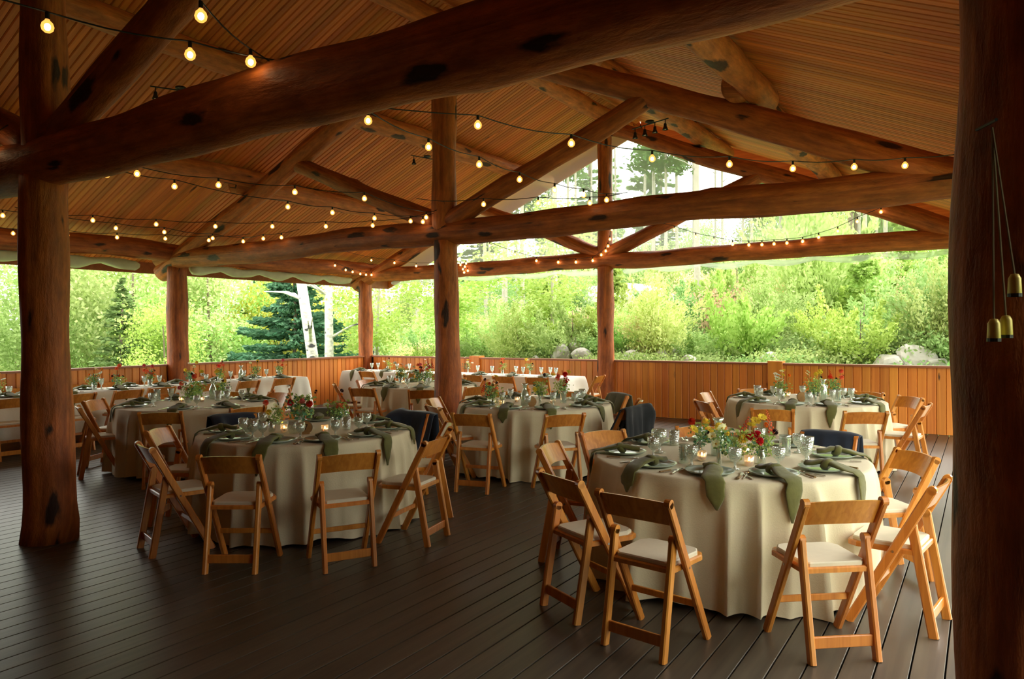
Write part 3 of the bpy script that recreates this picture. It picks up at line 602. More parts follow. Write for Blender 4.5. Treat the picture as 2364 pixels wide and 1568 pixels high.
def napkin_m(seed, drop=.19, side=0.0):
    rg = random.Random(seed); pts = []; 
    path = [(-.10, .030, .030), (-.05, .034, .045), (-.01, .048, .050), (.03, .050, .035), (.07, .042, .05), (.12, .030, .058), (.17, .020, .060), (.205, .014, .060), (.236, -.010, .056), (.247, -.05, .058), (.252, -.09, .050), (.254, -drop*.72, .034), (.256, -drop, .006)]
    n = 12; vs_ = []; ph = rg.uniform(0, 6)
    for i, (y, z, wv) in enumerate(path):
        a = path[max(0, i-1)]; b = path[min(len(path)-1, i+1)]; ty, tz = b[0]-a[0], b[1]-a[1]; l = math.hypot(ty, tz); ny, nz = -tz/l, ty/l
        th = .016 if i < 6 else .007; cx_ = side*max(0, (i-4))/8+.012*math.sin(i*1.3+ph)*(i < 9)
        for k in range(n):
            an = 2*math.pi*k/n; cr = 1+.25*math.sin(3*an+i*1.1+ph); q = math.sin(an)*th*cr
            vs_.append((cx_+math.cos(an)*wv*(1+.08*math.sin(i*2+ph)), y+ny*q, z+nz*q))
    m = MB(); m.add(vs_, [(i*n+k, i*n+(k+1) % n, (i+1)*n+(k+1) % n, (i+1)*n+k) for i in range(len(path)-1) for k in range(n)]+[tuple(range(n-1, -1, -1)), tuple((len(path)-1)*n+k for k in range(n))])
    # knot band wrapped across the middle
    kk = []; 
    for i in range(10):
        a = 2*math.pi*i/10
        for k in range(8):
            b = 2*math.pi*k/8; kk.append((math.cos(a)*(.044+.010*math.cos(b)), .028+math.sin(b)*.024+.010*math.sin(a), .036+math.sin(a)*(.026+.012*math.cos(b))))
    m.add(kk, [(i*8+k, i*8+(k+1) % 8, ((i+1) % 10)*8+(k+1) % 8, ((i+1) % 10)*8+k) for i in range(10) for k in range(8)])
    return m.mesh('m', M['napkin'], True)
ME = dict(plate=plate_m(), goblet=goblet_m(), tall=tall_goblet_m(), tumbler=tumbler_m(), rib=ribtumbler_m(), carafe=carafe_m(), jar=jar_m(), bud=bud_m(), bowl=bowl_m(), fork=fork_m(), knife=knife_m(), handle=handle_m(), spoon=spoon_m())
NAP = [napkin_m(1, .20, .02), napkin_m(2, .17, -.03), napkin_m(3, .23, .05), napkin_m(4, .14, -.01)]
for k_, v_ in ME.items(): v_.name = k_
def item(me, name, x, y, z=ZT, rz=0, label='', cat='', group=None, s=1):
    o = bpy.data.objects.new(name, me); COL.objects.link(o); o.location = (x, y, z+.0015); o.rotation_euler = (0, 0, rz)
    if s != 1: o.scale = (s, s, s)
    return tag(o, label, cat, group)
nn = 0
def setting(px, py, out, where, tnm, edge=.21, kind=0):
    global nn; nn += 1; rg = random.Random(nn); a = R(out)-math.pi/2; c, s = math.cos(a), math.sin(a)
    W = lambda x, y: (px+x*c-y*s, py+x*s+y*c)
    item(ME['plate'], 'plate', px, py, rz=a, label='pale green glass plate at '+where, cat='plate', group='plates on the '+tnm)
    o = item(NAP[nn % 4], 'napkin', *W(rg.uniform(-.02, .02), edge-.21), z=ZT+.006, rz=a+rg.uniform(-.22, .22), label='knotted olive napkin on the plate at '+where, cat='napkin', group='napkins on the '+tnm)
    item(ME['fork'], 'fork', *W(.19+rg.uniform(-.01, .01), .02), rz=a+math.pi+rg.uniform(-.08, .08), label='steel fork left of the plate at '+where, cat='fork', group='forks on the '+tnm)
    k = item(ME['knife'], 'knife', *W(-.185, .02), rz=a+math.pi+rg.uniform(-.08, .08), label='steel knife right of the plate at '+where, cat='knife', group='knives on the '+tnm)
    h = bpy.data.objects.new('knife_handle', ME['handle']); COL.objects.link(h); h.parent = k
    item(ME['spoon'], 'spoon', *W(-.215, .01), rz=a+math.pi+rg.uniform(-.1, .1), label='steel spoon beside the knife at '+where, cat='spoon', group='spoons on the '+tnm)
    g = (ME['goblet'], ME['tall'])[kind]
    item(g, 'goblet', *W(-.13+rg.uniform(-.02, .02), -.19), label='cut glass goblet behind the plate at '+where, cat='goblet', group='goblets on the '+tnm)
for tk, lst in SEATS.items():
    x, y, nm = TB[tk]
    for i, (a, d, fc) in enumerate(lst):
        if tk == 'T1': a = {0: 278, 1: 309, 2: 246, 3: 205}.get(i, a)
        setting(x+.705*math.cos(R(a)), y+.705*math.sin(R(a)), a, '%s of %s' % (phrase(tk, a), nm), nm, kind=0 if tk in ('T1', 'T2') else i % 2)
for i, x in enumerate((.8, 1.55, 2.4, 3.25, 4.1, 4.85, 5.6)):
    setting(x, X7[2]+.22, 270, 'near side of long back table, %s from left' % ORD[i], 'long back table', kind=1)
for i, y in enumerate((-3.7, -4.5, -5.3, -6.15, -6.85, -7.6, -8.4, -9.1)):
    setting(X8[1]-.22, y, 0, 'near side of long left table, %s from right' % ORD[i], 'long left table', kind=i % 2)
    if i < 7: 
        yy = y-.2; item(ME['tall'], 'goblet', X8[0]+.30, yy+.1, label='cut glass goblet on railing side of long left table, %s from right' % ORD[i], cat='goblet', group='goblets on the long left table')
        item(ME['plate'], 'plate', X8[0]+.18, yy-.08, label='pale green plate on railing side of long left table, %s from right' % ORD[i], cat='plate', group='plates on the long left table')
        item(NAP[3], 'napkin', X8[0]+.18, yy-.08, z=ZT+.006, rz=R(180), label='olive napkin on railing side of long left table, %s from right' % ORD[i], cat='napkin', group='napkins on the long left table')
# candles
vot = lath([(0, 0), (.024, 0), (.028, .006), (.033, .065), (.031, .065), (.025, .01), (0, .008)], M['votive'], 14); waxm = lath([(0, .010), (.022, .010), (.024, .030), (0, .031)], M['wax'], 12)
flm = MB().sphere((0, 0, .044), .0065, 8, 6, 1.9).mesh('flame', M['flame'], True)
def votive(x, y, label):
    o = item(vot, 'votive_candle', x, y, label=label, cat='candle', group='votive candles')
    for nm, me in (('wax', waxm), ('flame', flm)):
        h = bpy.data.objects.new(nm, me); COL.objects.link(h); h.parent = o
# ------------------------------------------------------------------ flowers
def petals(rings, mat_, cen=None, cenr=0, name='bloom'):
    m = MB()
    for (n, r0, r1, el, w, off) in rings:
        for k in range(n):
            a = 2*math.pi*(k+off)/n; ce, se = math.cos(el), math.sin(el); pr = lambda r, z: (math.cos(a)*r*ce-0*z, math.sin(a)*r*ce, r*se+z)
            t = (-math.sin(a), math.cos(a)); p0 = pr(r0, 0); p1 = pr((r0+r1)*.6, .002); p2 = pr(r1, 0)
            m.add([p0, (p1[0]+t[0]*w, p1[1]+t[1]*w, p1[2]), p2, (p1[0]-t[0]*w, p1[1]-t[1]*w, p1[2])], [(0, 1, 2, 3)])
    me = m.mesh(name, mat_)
    if cen:
        me.materials.append(cen); b = MB().sphere((0, 0, .003), cenr, 8, 5, .6); 
        bm = bmesh.new(); bm.from_mesh(me); vv = [bm.verts.new(v) for v in b.v]
        for f in b.f:
            try: ff = bm.faces.new([vv[i] for i in f]); ff.material_index = 1
            except ValueError: pass
        bm.to_mesh(me); bm.free()
    return me
def pet(name, c): 
    m = leafmat(name, c, tuple(min(1, q*1.25+.02) for q in c), trans=.3, huerand=.01, valrand=.1); return m
PC = dict(red=pet('red_petal', (.62, .03, .015)), coral=pet('coral_petal', (.80, .20, .10)), pink=pet('pink_petal', (.70, .16, .16)), orange=pet('orange_petal', (.85, .25, .03)), yellow=pet('yellow_petal', (.80, .62, .07)), cream=pet('cream_petal', (.80, .78, .50)), white=pet('white_petal', (.82, .84, .74)), dark=pet('dark_petal', (.035, .008, .015)))
cen_y = simple('flower_centre', (.55, .35, .03), .8); cen_d = simple('dark_centre', (.03, .01, .01), .8)
def dahl(c): return petals([(12, .004, .034, e, .0062, o) for e, o in ((-.5, 0), (-.15, .5), (.2, 0), (.5, .5), (.8, 0), (1.1, .5), (1.4, 0))], PC[c], name='dahlia')
def cosm(c): return petals([(8, .003, .034, .25, .0115, 0), (8, .003, .030, .35, .010, .5)], PC[c], cen_y, .008, 'cosmos')
def pomp(c): return petals([(8, .002, .019, e, .005, o) for e, o in ((-1.2, 0), (-.7, .5), (-.2, 0), (.3, .5), (.8, 0), (1.3, .5))], PC[c], name='pompom')
def spik(c):
    m = MB(); rg = random.Random(3)
    for i in range(26):
        z = -.075+i*.0058; a = i*2.4; r = .016*(1-i/34); m.sphere((math.cos(a)*r, math.sin(a)*r, z), .0085*(1-i/45), 5, 4)
    return m.mesh('spike', PC[c])
BL = {}
for c in ('red', 'coral', 'pink', 'yellow', 'cream'): BL['dahlia', c] = dahl(c)
for c in ('white', 'yellow', 'cream', 'orange'): BL['cosmos', c] = cosm(c)
for c in ('dark', 'orange', 'yellow'): BL['pompom', c] = pomp(c)
BL['spike', 'red'] = spik('red'); BL['spike', 'coral'] = spik('coral')
def sprig(n, L_, seed, mat='mid', sz=.016):
    rg = np.random.RandomState(seed); P = np.stack([rg.normal(0, L_*.25, n), rg.normal(0, L_*.25, n), rg.uniform(-L_*.5, L_*.5, n)], -1)
    return leaves(P, sz, 1.7, mat, rg)
def leaves(P, size, asp, mat, rg, up=0.0, name='foliage', flat=0, dirs=None):
    n = len(P); D = rg.normal(size=(n, 3)) if dirs is None else dirs+rg.normal(size=(n, 3))*.35; D[:, 2] -= up; D /= np.linalg.norm(D, axis=1)[:, None]+1e-9
    Q = rg.normal(size=(n, 3)); Q[:, 2] *= (1-flat); S = np.cross(D, Q); S /= np.linalg.norm(S, axis=1)[:, None]+1e-9
    sz = size*rg.uniform(.65, 1.3, n)[:, None]; a = D*sz*asp/2; b = S*sz/2
    V = np.empty((n*4, 3)); V[0::4] = P-a; V[1::4] = P+b; V[2::4] = P+a; V[3::4] = P-b
    return npmesh(name, V, np.arange(n*4).reshape(-1, 4), LF[mat] if isinstance(mat, str) else mat)
SPR = [sprig(60, .12, 1, 'mid'), sprig(70, .15, 2, 'fresh'), sprig(60, .13, 3, 'spruce')]
def vase(x, y, vk, fl, label, group=None, seed=0, green=1, gs=1.0):
    """fl: (kind, colour, dx, dy, height) of each bloom"""
    rg = random.Random(seed*13+5); t = empty('flower_vase', (x, y, ZT+.0015)); tag(t, label, 'flowers', group)
    o = put('vase', ME[vk], t); sm = MB(); lip = {'bud': .12, 'jar': .095, 'tumbler': .115, 'bowl': .085, 'rib': .125, 'carafe': .26}[vk]
    sd = 3+seed
    for i, (k, c, dx, dy, h) in enumerate(fl):
        bx, by = rg.uniform(-.008, .008), rg.uniform(-.008, .008); p0 = (bx, by, .012); p1 = (bx*.6+dx*.25, by*.6+dy*.25, lip); p2 = (dx*.75, dy*.75, lip+(h-lip)*.6); p3 = (dx, dy, h-.004)
        sm.tube([p0, p1, p2, p3], .0017, 4)
        s_ = rg.uniform(.85, 1.15); put('bloom', BL[k, c], t, (dx, dy, h), (rg.uniform(.1, .9)*(1 if dy < 0 else -1)*1, rg.uniform(-.5, .5), rg.uniform(0, 6)), (s_, s_, s_))
    for q in range(green*2):
        dx, dy = rg.uniform(-.05, .05), rg.uniform(-.05, .05); hh = lip+rg.uniform(.01, .09); sm.tube([(0, 0, .012), (dx*.3, dy*.3, lip), (dx, dy, hh)], .0015, 4); put('leaves', SPR[(seed+q) % 3], t, (dx, dy, hh), (0, 0, rg.uniform(0, 6)), (gs, gs, gs))
    sm.build('stems', M['stem'], t); return t
# front right round table (explicit arrangement)
vase(10.93, -8.13, 'bud', [('dahlia', 'red', -.06, .0, .235), ('dahlia', 'yellow', .03, .03, .235), ('cosmos', 'yellow', -.03, -.05, .19), ('pompom', 'dark', .07, -.02, .17), ('cosmos', 'orange', .0, .07, .20)], 'bud vase of red dahlia and yellow blooms, leftmost on the front right round table', seed=1)
vase(11.15, -8.42, 'bud', [('cosmos', 'cream', -.04, -.02, .19), ('dahlia', 'yellow', -.02, .06, .245), ('cosmos', 'cream', .0, -.06, .15), ('pompom', 'yellow', .05, .02, .21), ('cosmos', 'yellow', -.07, .03, .22), ('cosmos', 'cream', .03, -.03, .25)], 'slim vase of small cream flowers before the carafe, front right round table', seed=2)
vase(11.19, -8.20, 'bowl', [('dahlia', 'yellow', .06, -.03, .155), ('pompom', 'orange', -.05, .03, .17), ('spike', 'coral', .05, .05, .23)], 'low cut glass of yellow bloom and green sprigs at centre of front right round table', seed=3, green=2, gs=1.2)
vase(11.36, -8.20, 'jar', [('dahlia', 'red', -.07, -.03, .17), ('pompom', 'orange', .02, .05, .25), ('cosmos', 'yellow', -.05, .05, .27), ('cosmos', 'yellow', .0, .02, .30), ('dahlia', 'red', .0, -.05, .15), ('pompom', 'dark', .09, .0, .215), ('dahlia', 'red', -.03, -.01, .19), ('cosmos', 'yellow', -.07, .02, .245), ('spike', 'coral', .04, .04, .28)], 'jar of red, yellow and dark blooms, right of centre on the front right round table', seed=4, green=2)
item(ME['carafe'], 'carafe', 11.02, -8.02, label='tall glass carafe with flared rim amid flowers, front right round table', cat='carafe')
item(ME['rib'], 'tumbler', 10.92, -8.43, label='ribbed bubble glass tumbler, left of the flowers on front right round table', cat='glass')
item(ME['goblet'], 'goblet', 10.63, -8.13, s=1.25, label='large cut glass goblet at left of front right round table', cat='goblet')
item(ME['tumbler'], 'tumbler', 10.60, -7.75, label='glass tumbler behind the large goblet, front right round table', cat='glass')
item(ME['rib'], 'tumbler', 11.42, -7.80, s=1.15, label='tall rippled water glass right of flowers, front right round table', cat='glass')
item(ME['tall'], 'goblet', 11.60, -7.95, label='tall cut goblet nearest the scarf, front right round table', cat='goblet')
for p, q in (((11.31, -8.31), 'nearest votive candle on front right round table'), ((11.18, -7.93), 'lit votive candle behind the jar, front right round table'), ((10.99, -8.28), 'lit votive candle between the two left vases, front right round table')): votive(*p, q)
# front left round table
vase(7.37, -8.58, 'rib', [('dahlia', 'red', -.05, -.06, .235), ('dahlia', 'pink', .05, -.01, .25), ('pompom', 'dark', .05, .06, .28), ('dahlia', 'red', .11, .02, .23), ('pompom', 'dark', .06, .14, .33), ('cosmos', 'yellow', -.09, -.02, .24)], 'glass of red and pink dahlias, tallest flowers on the front left round table', seed=11, green=2, gs=1.5)
vase(7.30, -8.83, 'jar', [('dahlia', 'yellow', -.02, -.02, .17), ('cosmos', 'cream', .02, .03, .22), ('dahlia', 'coral', -.08, .0, .25)], 'jar of pale yellow blooms, leftmost flowers on the front left round table', seed=12)
vase(7.57, -8.33, 'jar', [('spike', 'coral', .03, .04, .26), ('dahlia', 'coral', .06, -.02, .20), ('cosmos', 'white', -.08, -.04, .20), ('pompom', 'orange', .02, .06, .30), ('pompom', 'dark', -.02, .1, .33), ('cosmos', 'orange', .05, .02, .18)], 'jar of coral and white blooms, rightmost flowers on the front left round table', seed=13, green=2)
item(ME['goblet'], 'goblet', 7.52, -9.20, s=1.2, label='large cut goblet at the front left of front left round table', cat='goblet')
item(ME['tumbler'], 'tumbler', 7.12, -8.95, label='water tumbler nearest the left jacket, front left round table', cat='glass')
item(ME['bowl'], 'tumbler', 7.55, -8.80, s=1.3, label='wide cut glass beside the wood slice number, front left round table', cat='glass')
item(ME['tumbler'], 'tumbler', 7.78, -8.40, label='cut tumbler right of the candle, front left round table', cat='glass')
for x, y, q in ((7.40, -8.78, 'glowing votive candle left of wood slice, front left round table'), (7.74, -8.62, 'glowing votive candle right of wood slice, front left round table')): votive(x, y, q)
# wood slice table numbers
def wslice(x, y, label, num=None):
    t = empty('table_number', (x, y, ZT+.0015), R(33)); tag(t, label, 'table number')
    MB().tube([(0, -.008, .058), (0, .008, .058)], .055, 22).build('wood_slice', M['slice'], t); 
    m = MB(); n = 22
    for s in (-.0085, .0085): m.v += [(.0565*math.cos(2*math.pi*k/n), s, .058+.0565*math.sin(2*math.pi*k/n)) for k in range(n)]
    m.f = [(k, (k+1) % n, n+(k+1) % n, n+k) for k in range(n)]; m.build('bark_rim', M['bark2'], t)
    MB().box((0, 0, .006), (.06, .04, .012)).build('base', M['slice'], t)
    if num:
        MB().bar((-.016, -.0092, .082), (.018, -.0092, .082), .006, .0016, up=(0, 0, 1)).bar((.015, -.0092, .082), (-.006, -.0092, .036), .006, .0016, up=(1, 0, 0)).build('number', M['ink'], t)
wslice(7.68, -8.78, 'round wood slice standing on the front left round table, reading 7', '7')
wslice(8.18, -5.86, 'round wood slice stand on the round table right of the centre post')
wslice(10.72, -3.72, 'round wood slice stand on the round table by right railing')
# other tables: flowers, carafes, candles
def R2(tk): return Vector((TB[tk][0], TB[tk][1]))
SIDE = ['left', 'middle', 'right']
pal = [[('cosmos', 'white'), ('cosmos', 'cream'), ('pompom', 'orange'), ('cosmos', 'white'), ('cosmos', 'yellow')], [('dahlia', 'coral'), ('pompom', 'dark'), ('cosmos', 'yellow'), ('spike', 'red'), ('dahlia', 'red')], [('cosmos', 'cream'), ('dahlia', 'yellow'), ('pompom', 'dark'), ('pompom', 'yellow'), ('cosmos', 'white')], [('pompom', 'orange'), ('dahlia', 'coral'), ('dahlia', 'pink'), ('cosmos', 'cream'), ('pompom', 'dark')]]
PN = ['white and cream cosmos', 'coral, red and dark blooms', 'cream and yellow blooms', 'orange, coral and pink blooms']
def bunch(n, pi, rg, hmin=.17, hmax=.33, sp=.10):
    return [(*pal[pi][q % 5], rg.uniform(-sp, sp), rg.uniform(-sp, sp), rg.uniform(hmin, hmax)) for q in range(n)]
vs_spec = dict(T3=[(7.72, -5.98, 'jar', 1, 6), (8.15, -5.62, 'bud', 2, 5), (8.22, -5.18, 'tumbler', 1, 6)], T4=[(3.98, -7.35, 'jar', 0, 5), (4.22, -7.62, 'bowl', 3, 7), (4.05, -7.02, 'jar', 2, 5)],
  T5=[(4.28, -3.72, 'tumbler', 0, 7), (4.62, -3.62, 'jar', 3, 6), (4.95, -3.82, 'tumbler', 1, 6)], T6=[(10.45, -3.50, 'jar', 0, 8), (10.86, -3.62, 'bud', 2, 6), (11.02, -3.25, 'jar', 1, 4)])
for tk, L_ in vs_spec.items():
    for i, (x, y, vk, pi, n_) in enumerate(L_):
        rg = random.Random(hash((tk, i)) % 1 + ord(tk[1])*7+i); vase(x, y, vk, bunch(n_+3, pi, rg, .16, .37), 'vase of %s, %s one on the %s' % (PN[pi], SIDE[i], TB[tk][2]), seed=ord(tk[1])+i*3, green=2, gs=1.2)
for tk, cx2, cy2, cds in (('T3', 8.05, -5.80, [(7.82, -5.95), (8.20, -5.40), (7.75, -5.5)]), ('T4', 4.05, -7.15, [(4.05, -7.60), (4.25, -7.45), (3.95, -6.98)]), ('T5', 4.75, -3.60, [(4.45, -3.85), (4.55, -3.45), (4.85, -3.70)]), ('T6', 10.92, -3.45, [(10.46, -3.25), (10.72, -3.58), (10.66, -3.30)])):
    item(ME['carafe'], 'carafe', cx2, cy2, label='glass water carafe at the middle of the '+TB[tk][2], cat='carafe', group='carafes')
    for i, c in enumerate(cds): votive(*c, '%s votive candle on the %s' % (SIDE[i], TB[tk][2]))
for i, (x, y, k) in enumerate(((8.42, -5.05, 'goblet'), (8.30, -5.32, 'rib'), (7.55, -5.75, 'goblet'), (10.83, -3.85, 'bowl'), (11.10, -3.52, 'rib'), (10.05, -3.15, 'tumbler'), (3.55, -7.62, 'rib'), (4.30, -7.25, 'tumbler'))):
    item(ME[k], 'tumbler', x, y, s=1.15, label='spare %s on the %s, %s' % ({'goblet': 'cut goblet', 'rib': 'ribbed tumbler', 'bowl': 'low tumbler', 'tumbler': 'clear tumbler'}[k], ['round table beside centre post']*3+['round table by right railing']*3+['dim round table at left']*2 and (['round table beside centre post']*3+['round table by right railing']*3+['dim round table at left']*2)[i], ('right', 'middle', 'left', 'front', 'right', 'left', 'left', 'middle')[i]), cat='glass')
for i, (x, y, vk, pi, n_) in enumerate(((1.35, -.85, 'jar', 2, 4), (2.6, -.90, 'jar', 0, 6), (3.55, -.80, 'bud', 0, 5), (4.45, -.85, 'jar', 3, 6), (5.05, -.78, 'bud', 2, 5))):
    rg = random.Random(70+i); vase(x, y, vk, bunch(n_+1, pi, rg, .15, .33, .09), 'vase of %s on long back table, %s from left' % (PN[pi], ORD[i]), seed=30+i)
item(ME['carafe'], 'carafe', 3.25, -.95, label='glass carafe on the long back table, right of the centre post', cat='carafe')
for i, (x, y) in enumerate(((1.0, -.78), (1.95, -.8), (2.95, -.82), (3.8, -.8), (4.7, -.74), (5.35, -.85), (5.5, -.75))):
    item(ME['tall'], 'goblet', x, y, label='white-lit goblet on far side of long back table, %s from left' % ORD[i], cat='goblet', group='goblets on the long back table')
for i, (x, y, vk, pi, n_) in enumerate(((1.02, -3.55, 'jar', 3, 4), (1.0, -4.1, 'bud', 2, 4), (1.0, -4.9, 'jar', 1, 5), (1.05, -5.5, 'jar', 2, 7), (1.0, -6.2, 'tumbler', 3, 11), (1.02, -6.75, 'jar', 1, 5), (1.0, -7.1, 'tumbler', 0, 9), (1.05, -7.8, 'jar', 2, 6), (1.0, -8.4, 'jar', 0, 4))):
    rg = random.Random(90+i); vase(x, y, vk, bunch(n_+2, pi, rg, .16, .36, .10), 'vase of %s on long left table, %s from right' % (PN[pi], ORD[i]), seed=50+i, green=2)
item(ME['carafe'], 'carafe', .98, -4.42, label='glass carafe on the long left table, right of the log post', cat='carafe')

# ------------------------------------------------------------------ string lights
sock = MB().lathe([(0, .034), (.010, .034), (.011, .0), (.0, .0)], 8).mesh('socket', M['black'])
bulbm = MB().lathe([(.009, .002), (.012, -.006), (.024, -.018), (.0295, -.036), (.0255, -.052), (.014, -.063), (0, -.066)], 14).mesh('bulb', M['bulb'], True)
film = MB().sphere((0, 0, -.037), .0155, 8, 6, 1.15).mesh('filament', M['fil'], True)
def string(pts, label, pre=None, post=None, sag=.035, lit=True):
    """pts: bulb centres; wire passes just above"""
    P = [Vector(p) for p in pts]; t = empty('string_lights', P[0]+Vector((0, 0, .075))); tag(t, label, 'string lights'); o0 = t.location.copy()
    anch = ([Vector(pre)] if pre else [])+[p+Vector((0, 0, .078)) for p in P]+([Vector(post)] if post else [])
    w_ = []
    for a, b in zip(anch[:-1], anch[1:]):
        for k in range(5): s = k/5; q = a.lerp(b, s); q.z -= sag*math.sin(math.pi*s)*min(1, (b-a).length); w_.append(q-o0)
    w_.append(anch[-1]-o0); MB().tube(w_, .0045, 5).build('cable', M['black'], t)
    for p in P:
        l = p-o0+Vector((0, 0, .042)); s = put('socket', sock, t, l); put('bulb', bulbm, s); put('filament', film, s)
z_ = 3.15
def zz(L_, z=3.15): return [(x, y, z) for x, y in L_]
string(zz([(9.46, -10.96), (9.16, -10.45), (8.9, -9.26), (8.78, -8.44), (8.76, -7.7), (8.71, -6.94), (8.73, -6.27), (8.85, -5.83), (8.93, -5.41)]), 'string of bulbs running from the top left over the front tables to the middle beam', (9.9, -11.8, 3.3), (9.1, -5.2, 3.26))
string(zz([(9.48, -8.73), (9.8, -7.89), (10.14, -7.03), (10.64, -6.43), (11.08, -5.91), (11.57, -5.66), (11.97, -5.46)]), 'string of bulbs crossing before the gable window to the right post', (8.65, -10.0, 3.24), (12.6, -5.2, 3.28))
string(zz([(5.87, -9.2), (6.03, -8.44), (6.37, -7.75), (6.71, -7.05), (6.41, -5.6)]), 'right one of two bulb strings between dark left post and centre post', (6.2, -10.0, 3.3), (6.35, -5.3, 3.3))
string(zz([(5.6, -9.34), (5.6, -8.65), (5.57, -7.17), (5.69, -6.57), (5.8, -5.93), (6.02, -5.46), (6.12, -5.32)]), 'left one of two bulb strings between dark left post and centre post', (6.1, -10.0, 3.3), (6.3, -5.26, 3.28))
string(zz([(2.1, -8.78), (2.62, -7.93), (2.96, -7.25), (3.44, -6.66), (4.09, -6.2), (4.71, -5.77), (5.31, -5.45)]), 'string of bulbs sweeping straight across the left bay to the centre king post', (1.4, -9.9, 3.3), (6.2, -5.2, 3.3))
string(zz([(2.14, -7.36), (2.31, -6.73), (2.26, -5.88), (2.30, -5.34), (2.87, -5.39), (3.22, -5.32)]), 'short string of bulbs near the left eave, ending on the middle beam', (2.0, -8.6, 3.3), (3.5, -5.2, 3.28))
string(zz([(.36, -7.93), (.8, -7.37), (1.15, -6.8), (1.61, -6.28), (1.97, -5.75)]), 'string of bulbs along the left eave log, left of the log post', (.1, -9.0, 3.3), (2.3, -5.2, 3.3))
string(zz([(8.73, -11.3), (8.98, -10.7)]), 'two near bulbs on a wire at the top left of the view', (8.5, -12.2, 3.35), (9.25, -10.05, 3.25))
string(zz([(5.86, -10.46), (5.3, -10.5)]), 'bulb on a wire at the left edge beside the near beam', (6.2, -10.42, 3.28), (4.2, -10.3, 3.3))
string([(7.6, -5.98, 3.15), (8.18, -5.69, 3.15), (8.68, -5.34, 3.15)], 'three bulbs on a wire before the left half of the gable window', (6.5, -5.9, 3.35), (9.0, -5.2, 3.25))
string([(.24, -1.35, 3.15), (.24, -1.02, 3.07), (.24, -.80, 3.04), (.24, -.55, 3.01), (.24, -.36, 3.0), (.3, -.24, 3.0)], 'tight string of small bulbs sagging at the far left corner of the eave', None, None, .01)
string([(.3, -.24, 3.35), (1.03, -.24, 3.25), (1.69, -.24, 3.14), (2.95, -.24, 3.1), (3.11, -.25, 3.12), (3.02, -.24, 3.0), (3.05, -.24, 2.93), (3.15, -.24, 2.96)], 'string of bulbs along the far beam bunched beside the centre post', (.25, -1.0, 3.5), None, .01)
string([(2.81, -.24, 3.42), (2.88, -.24, 3.22), (3.10, -.28, 3.05)], 'three bulbs hanging down beside the upper centre post', (2.8, -.24, 3.8), None, .01)
string([(3.73, -.24, 3.47), (4.37, -.24, 3.24), (4.89, -.24, 3.08), (5.4, -.24, 3.02), (5.8, -.24, 3.0), (6.17, -.24, 3.01), (6.36, -.25, 3.11), (6.45, -.24, 3.18), (6.50, -.24, 3.27), (6.54, -.24, 3.40), (6.58, -.24, 3.58)], 'string of bulbs along the far beam climbing the gable king post', (3.2, -.24, 3.75), (6.6, -.24, 3.8), .02)
string([(7.83, -.24, 3.48), (8.23, -.24, 3.32), (8.56, -.24, 3.23), (8.89, -.24, 3.14), (9.17, -.24, 3.11), (9.39, -.24, 3.10), (9.59, -.24, 3.10), (9.8, -.24, 3.10), (10.05, -.24, 3.11), (10.3, -.24, 3.16), (10.59, -.24, 3.24), (10.88, -.24, 3.37), (11.22, -.24, 3.49)], 'swag of small bulbs hanging in the right half of the gable window', (7.4, -.2, 3.7), (11.6, -.2, 3.62), .02)
# ------------------------------------------------------------------ track lights
def track(x, y, z, rz, nh, label):
    t = empty('track_light', (x, y, z), R(rz)); tag(t, label, 'ceiling light')
    MB().lathe([(0, 0), (.065, 0), (.07, -.02), (.03, -.035), (0, -.035)], 16).build('canopy', M['black'], t)
    MB().tube([(-.36, 0, -.045), (.36, 0, -.045)], .009, 6).build('bar', M['black'], t)
    for k in range(nh):
        xx = -.30+.6*k/(nh-1); h = MB(); h.tube([(xx, 0, -.045), (xx, 0, -.115)], .007, 6); h.lathe([(.016, -.105), (.022, -.115), (.024, -.15), (.044, -.20), (.042, -.20), (.020, -.15), (0, -.14)], 12, (xx, 0, 0)); o = h.build('lamp_head', M['black'], t)
        MB().sphere((xx, 0, -.175), .024, 8, 5).build('lamp_glass', M['steel'], o)
track(8.36, -2.70, 4.80, -20, 4, 'black four-lamp track light under the upper right purlin')
track(3.72, -7.35, 4.88, 62, 3, 'black track light at upper left behind the near beam')
track(3.85, -2.45, 4.93, 75, 2, 'small black track light left of the centre king post')
track(6.43, -5.5, 5.62, 20, 3, 'black ceiling light at the top edge by the ridge log')
# ------------------------------------------------------------------ hanging lanterns on the right post
t = empty('hanging_lantern', (12.56, -10.46, 2.25)); tag(t, 'rope strings of small brass lantern cups hanging at right edge on the big post', 'lantern')
for i, (dx, dy, zb) in enumerate(((.075, -.02, -.62), (.045, -.06, -.63), (.095, -.055, -.50))):
    MB().tube([(0.04, -.03, 0), (dx, dy, zb+.06)], .003, 5).build('rope', M['rope'], t)
    c_ = MB().lathe([(0, 0), (.016, 0), (.018, .005), (.016, .05), (.010, .062), (.0, .064)], 12, (dx, dy, zb)).build('lantern_cup', M['brass'], t, smooth=True)
    MB().lathe([(.0185, -.004), (.0185, .006), (.0, .006)], 12, (dx, dy, zb)).build('band', M['black'], c_)
MB().tube([(0, .06, .02), (.05, -.04, .02)], .005, 6).build('hook', M['black'], t)

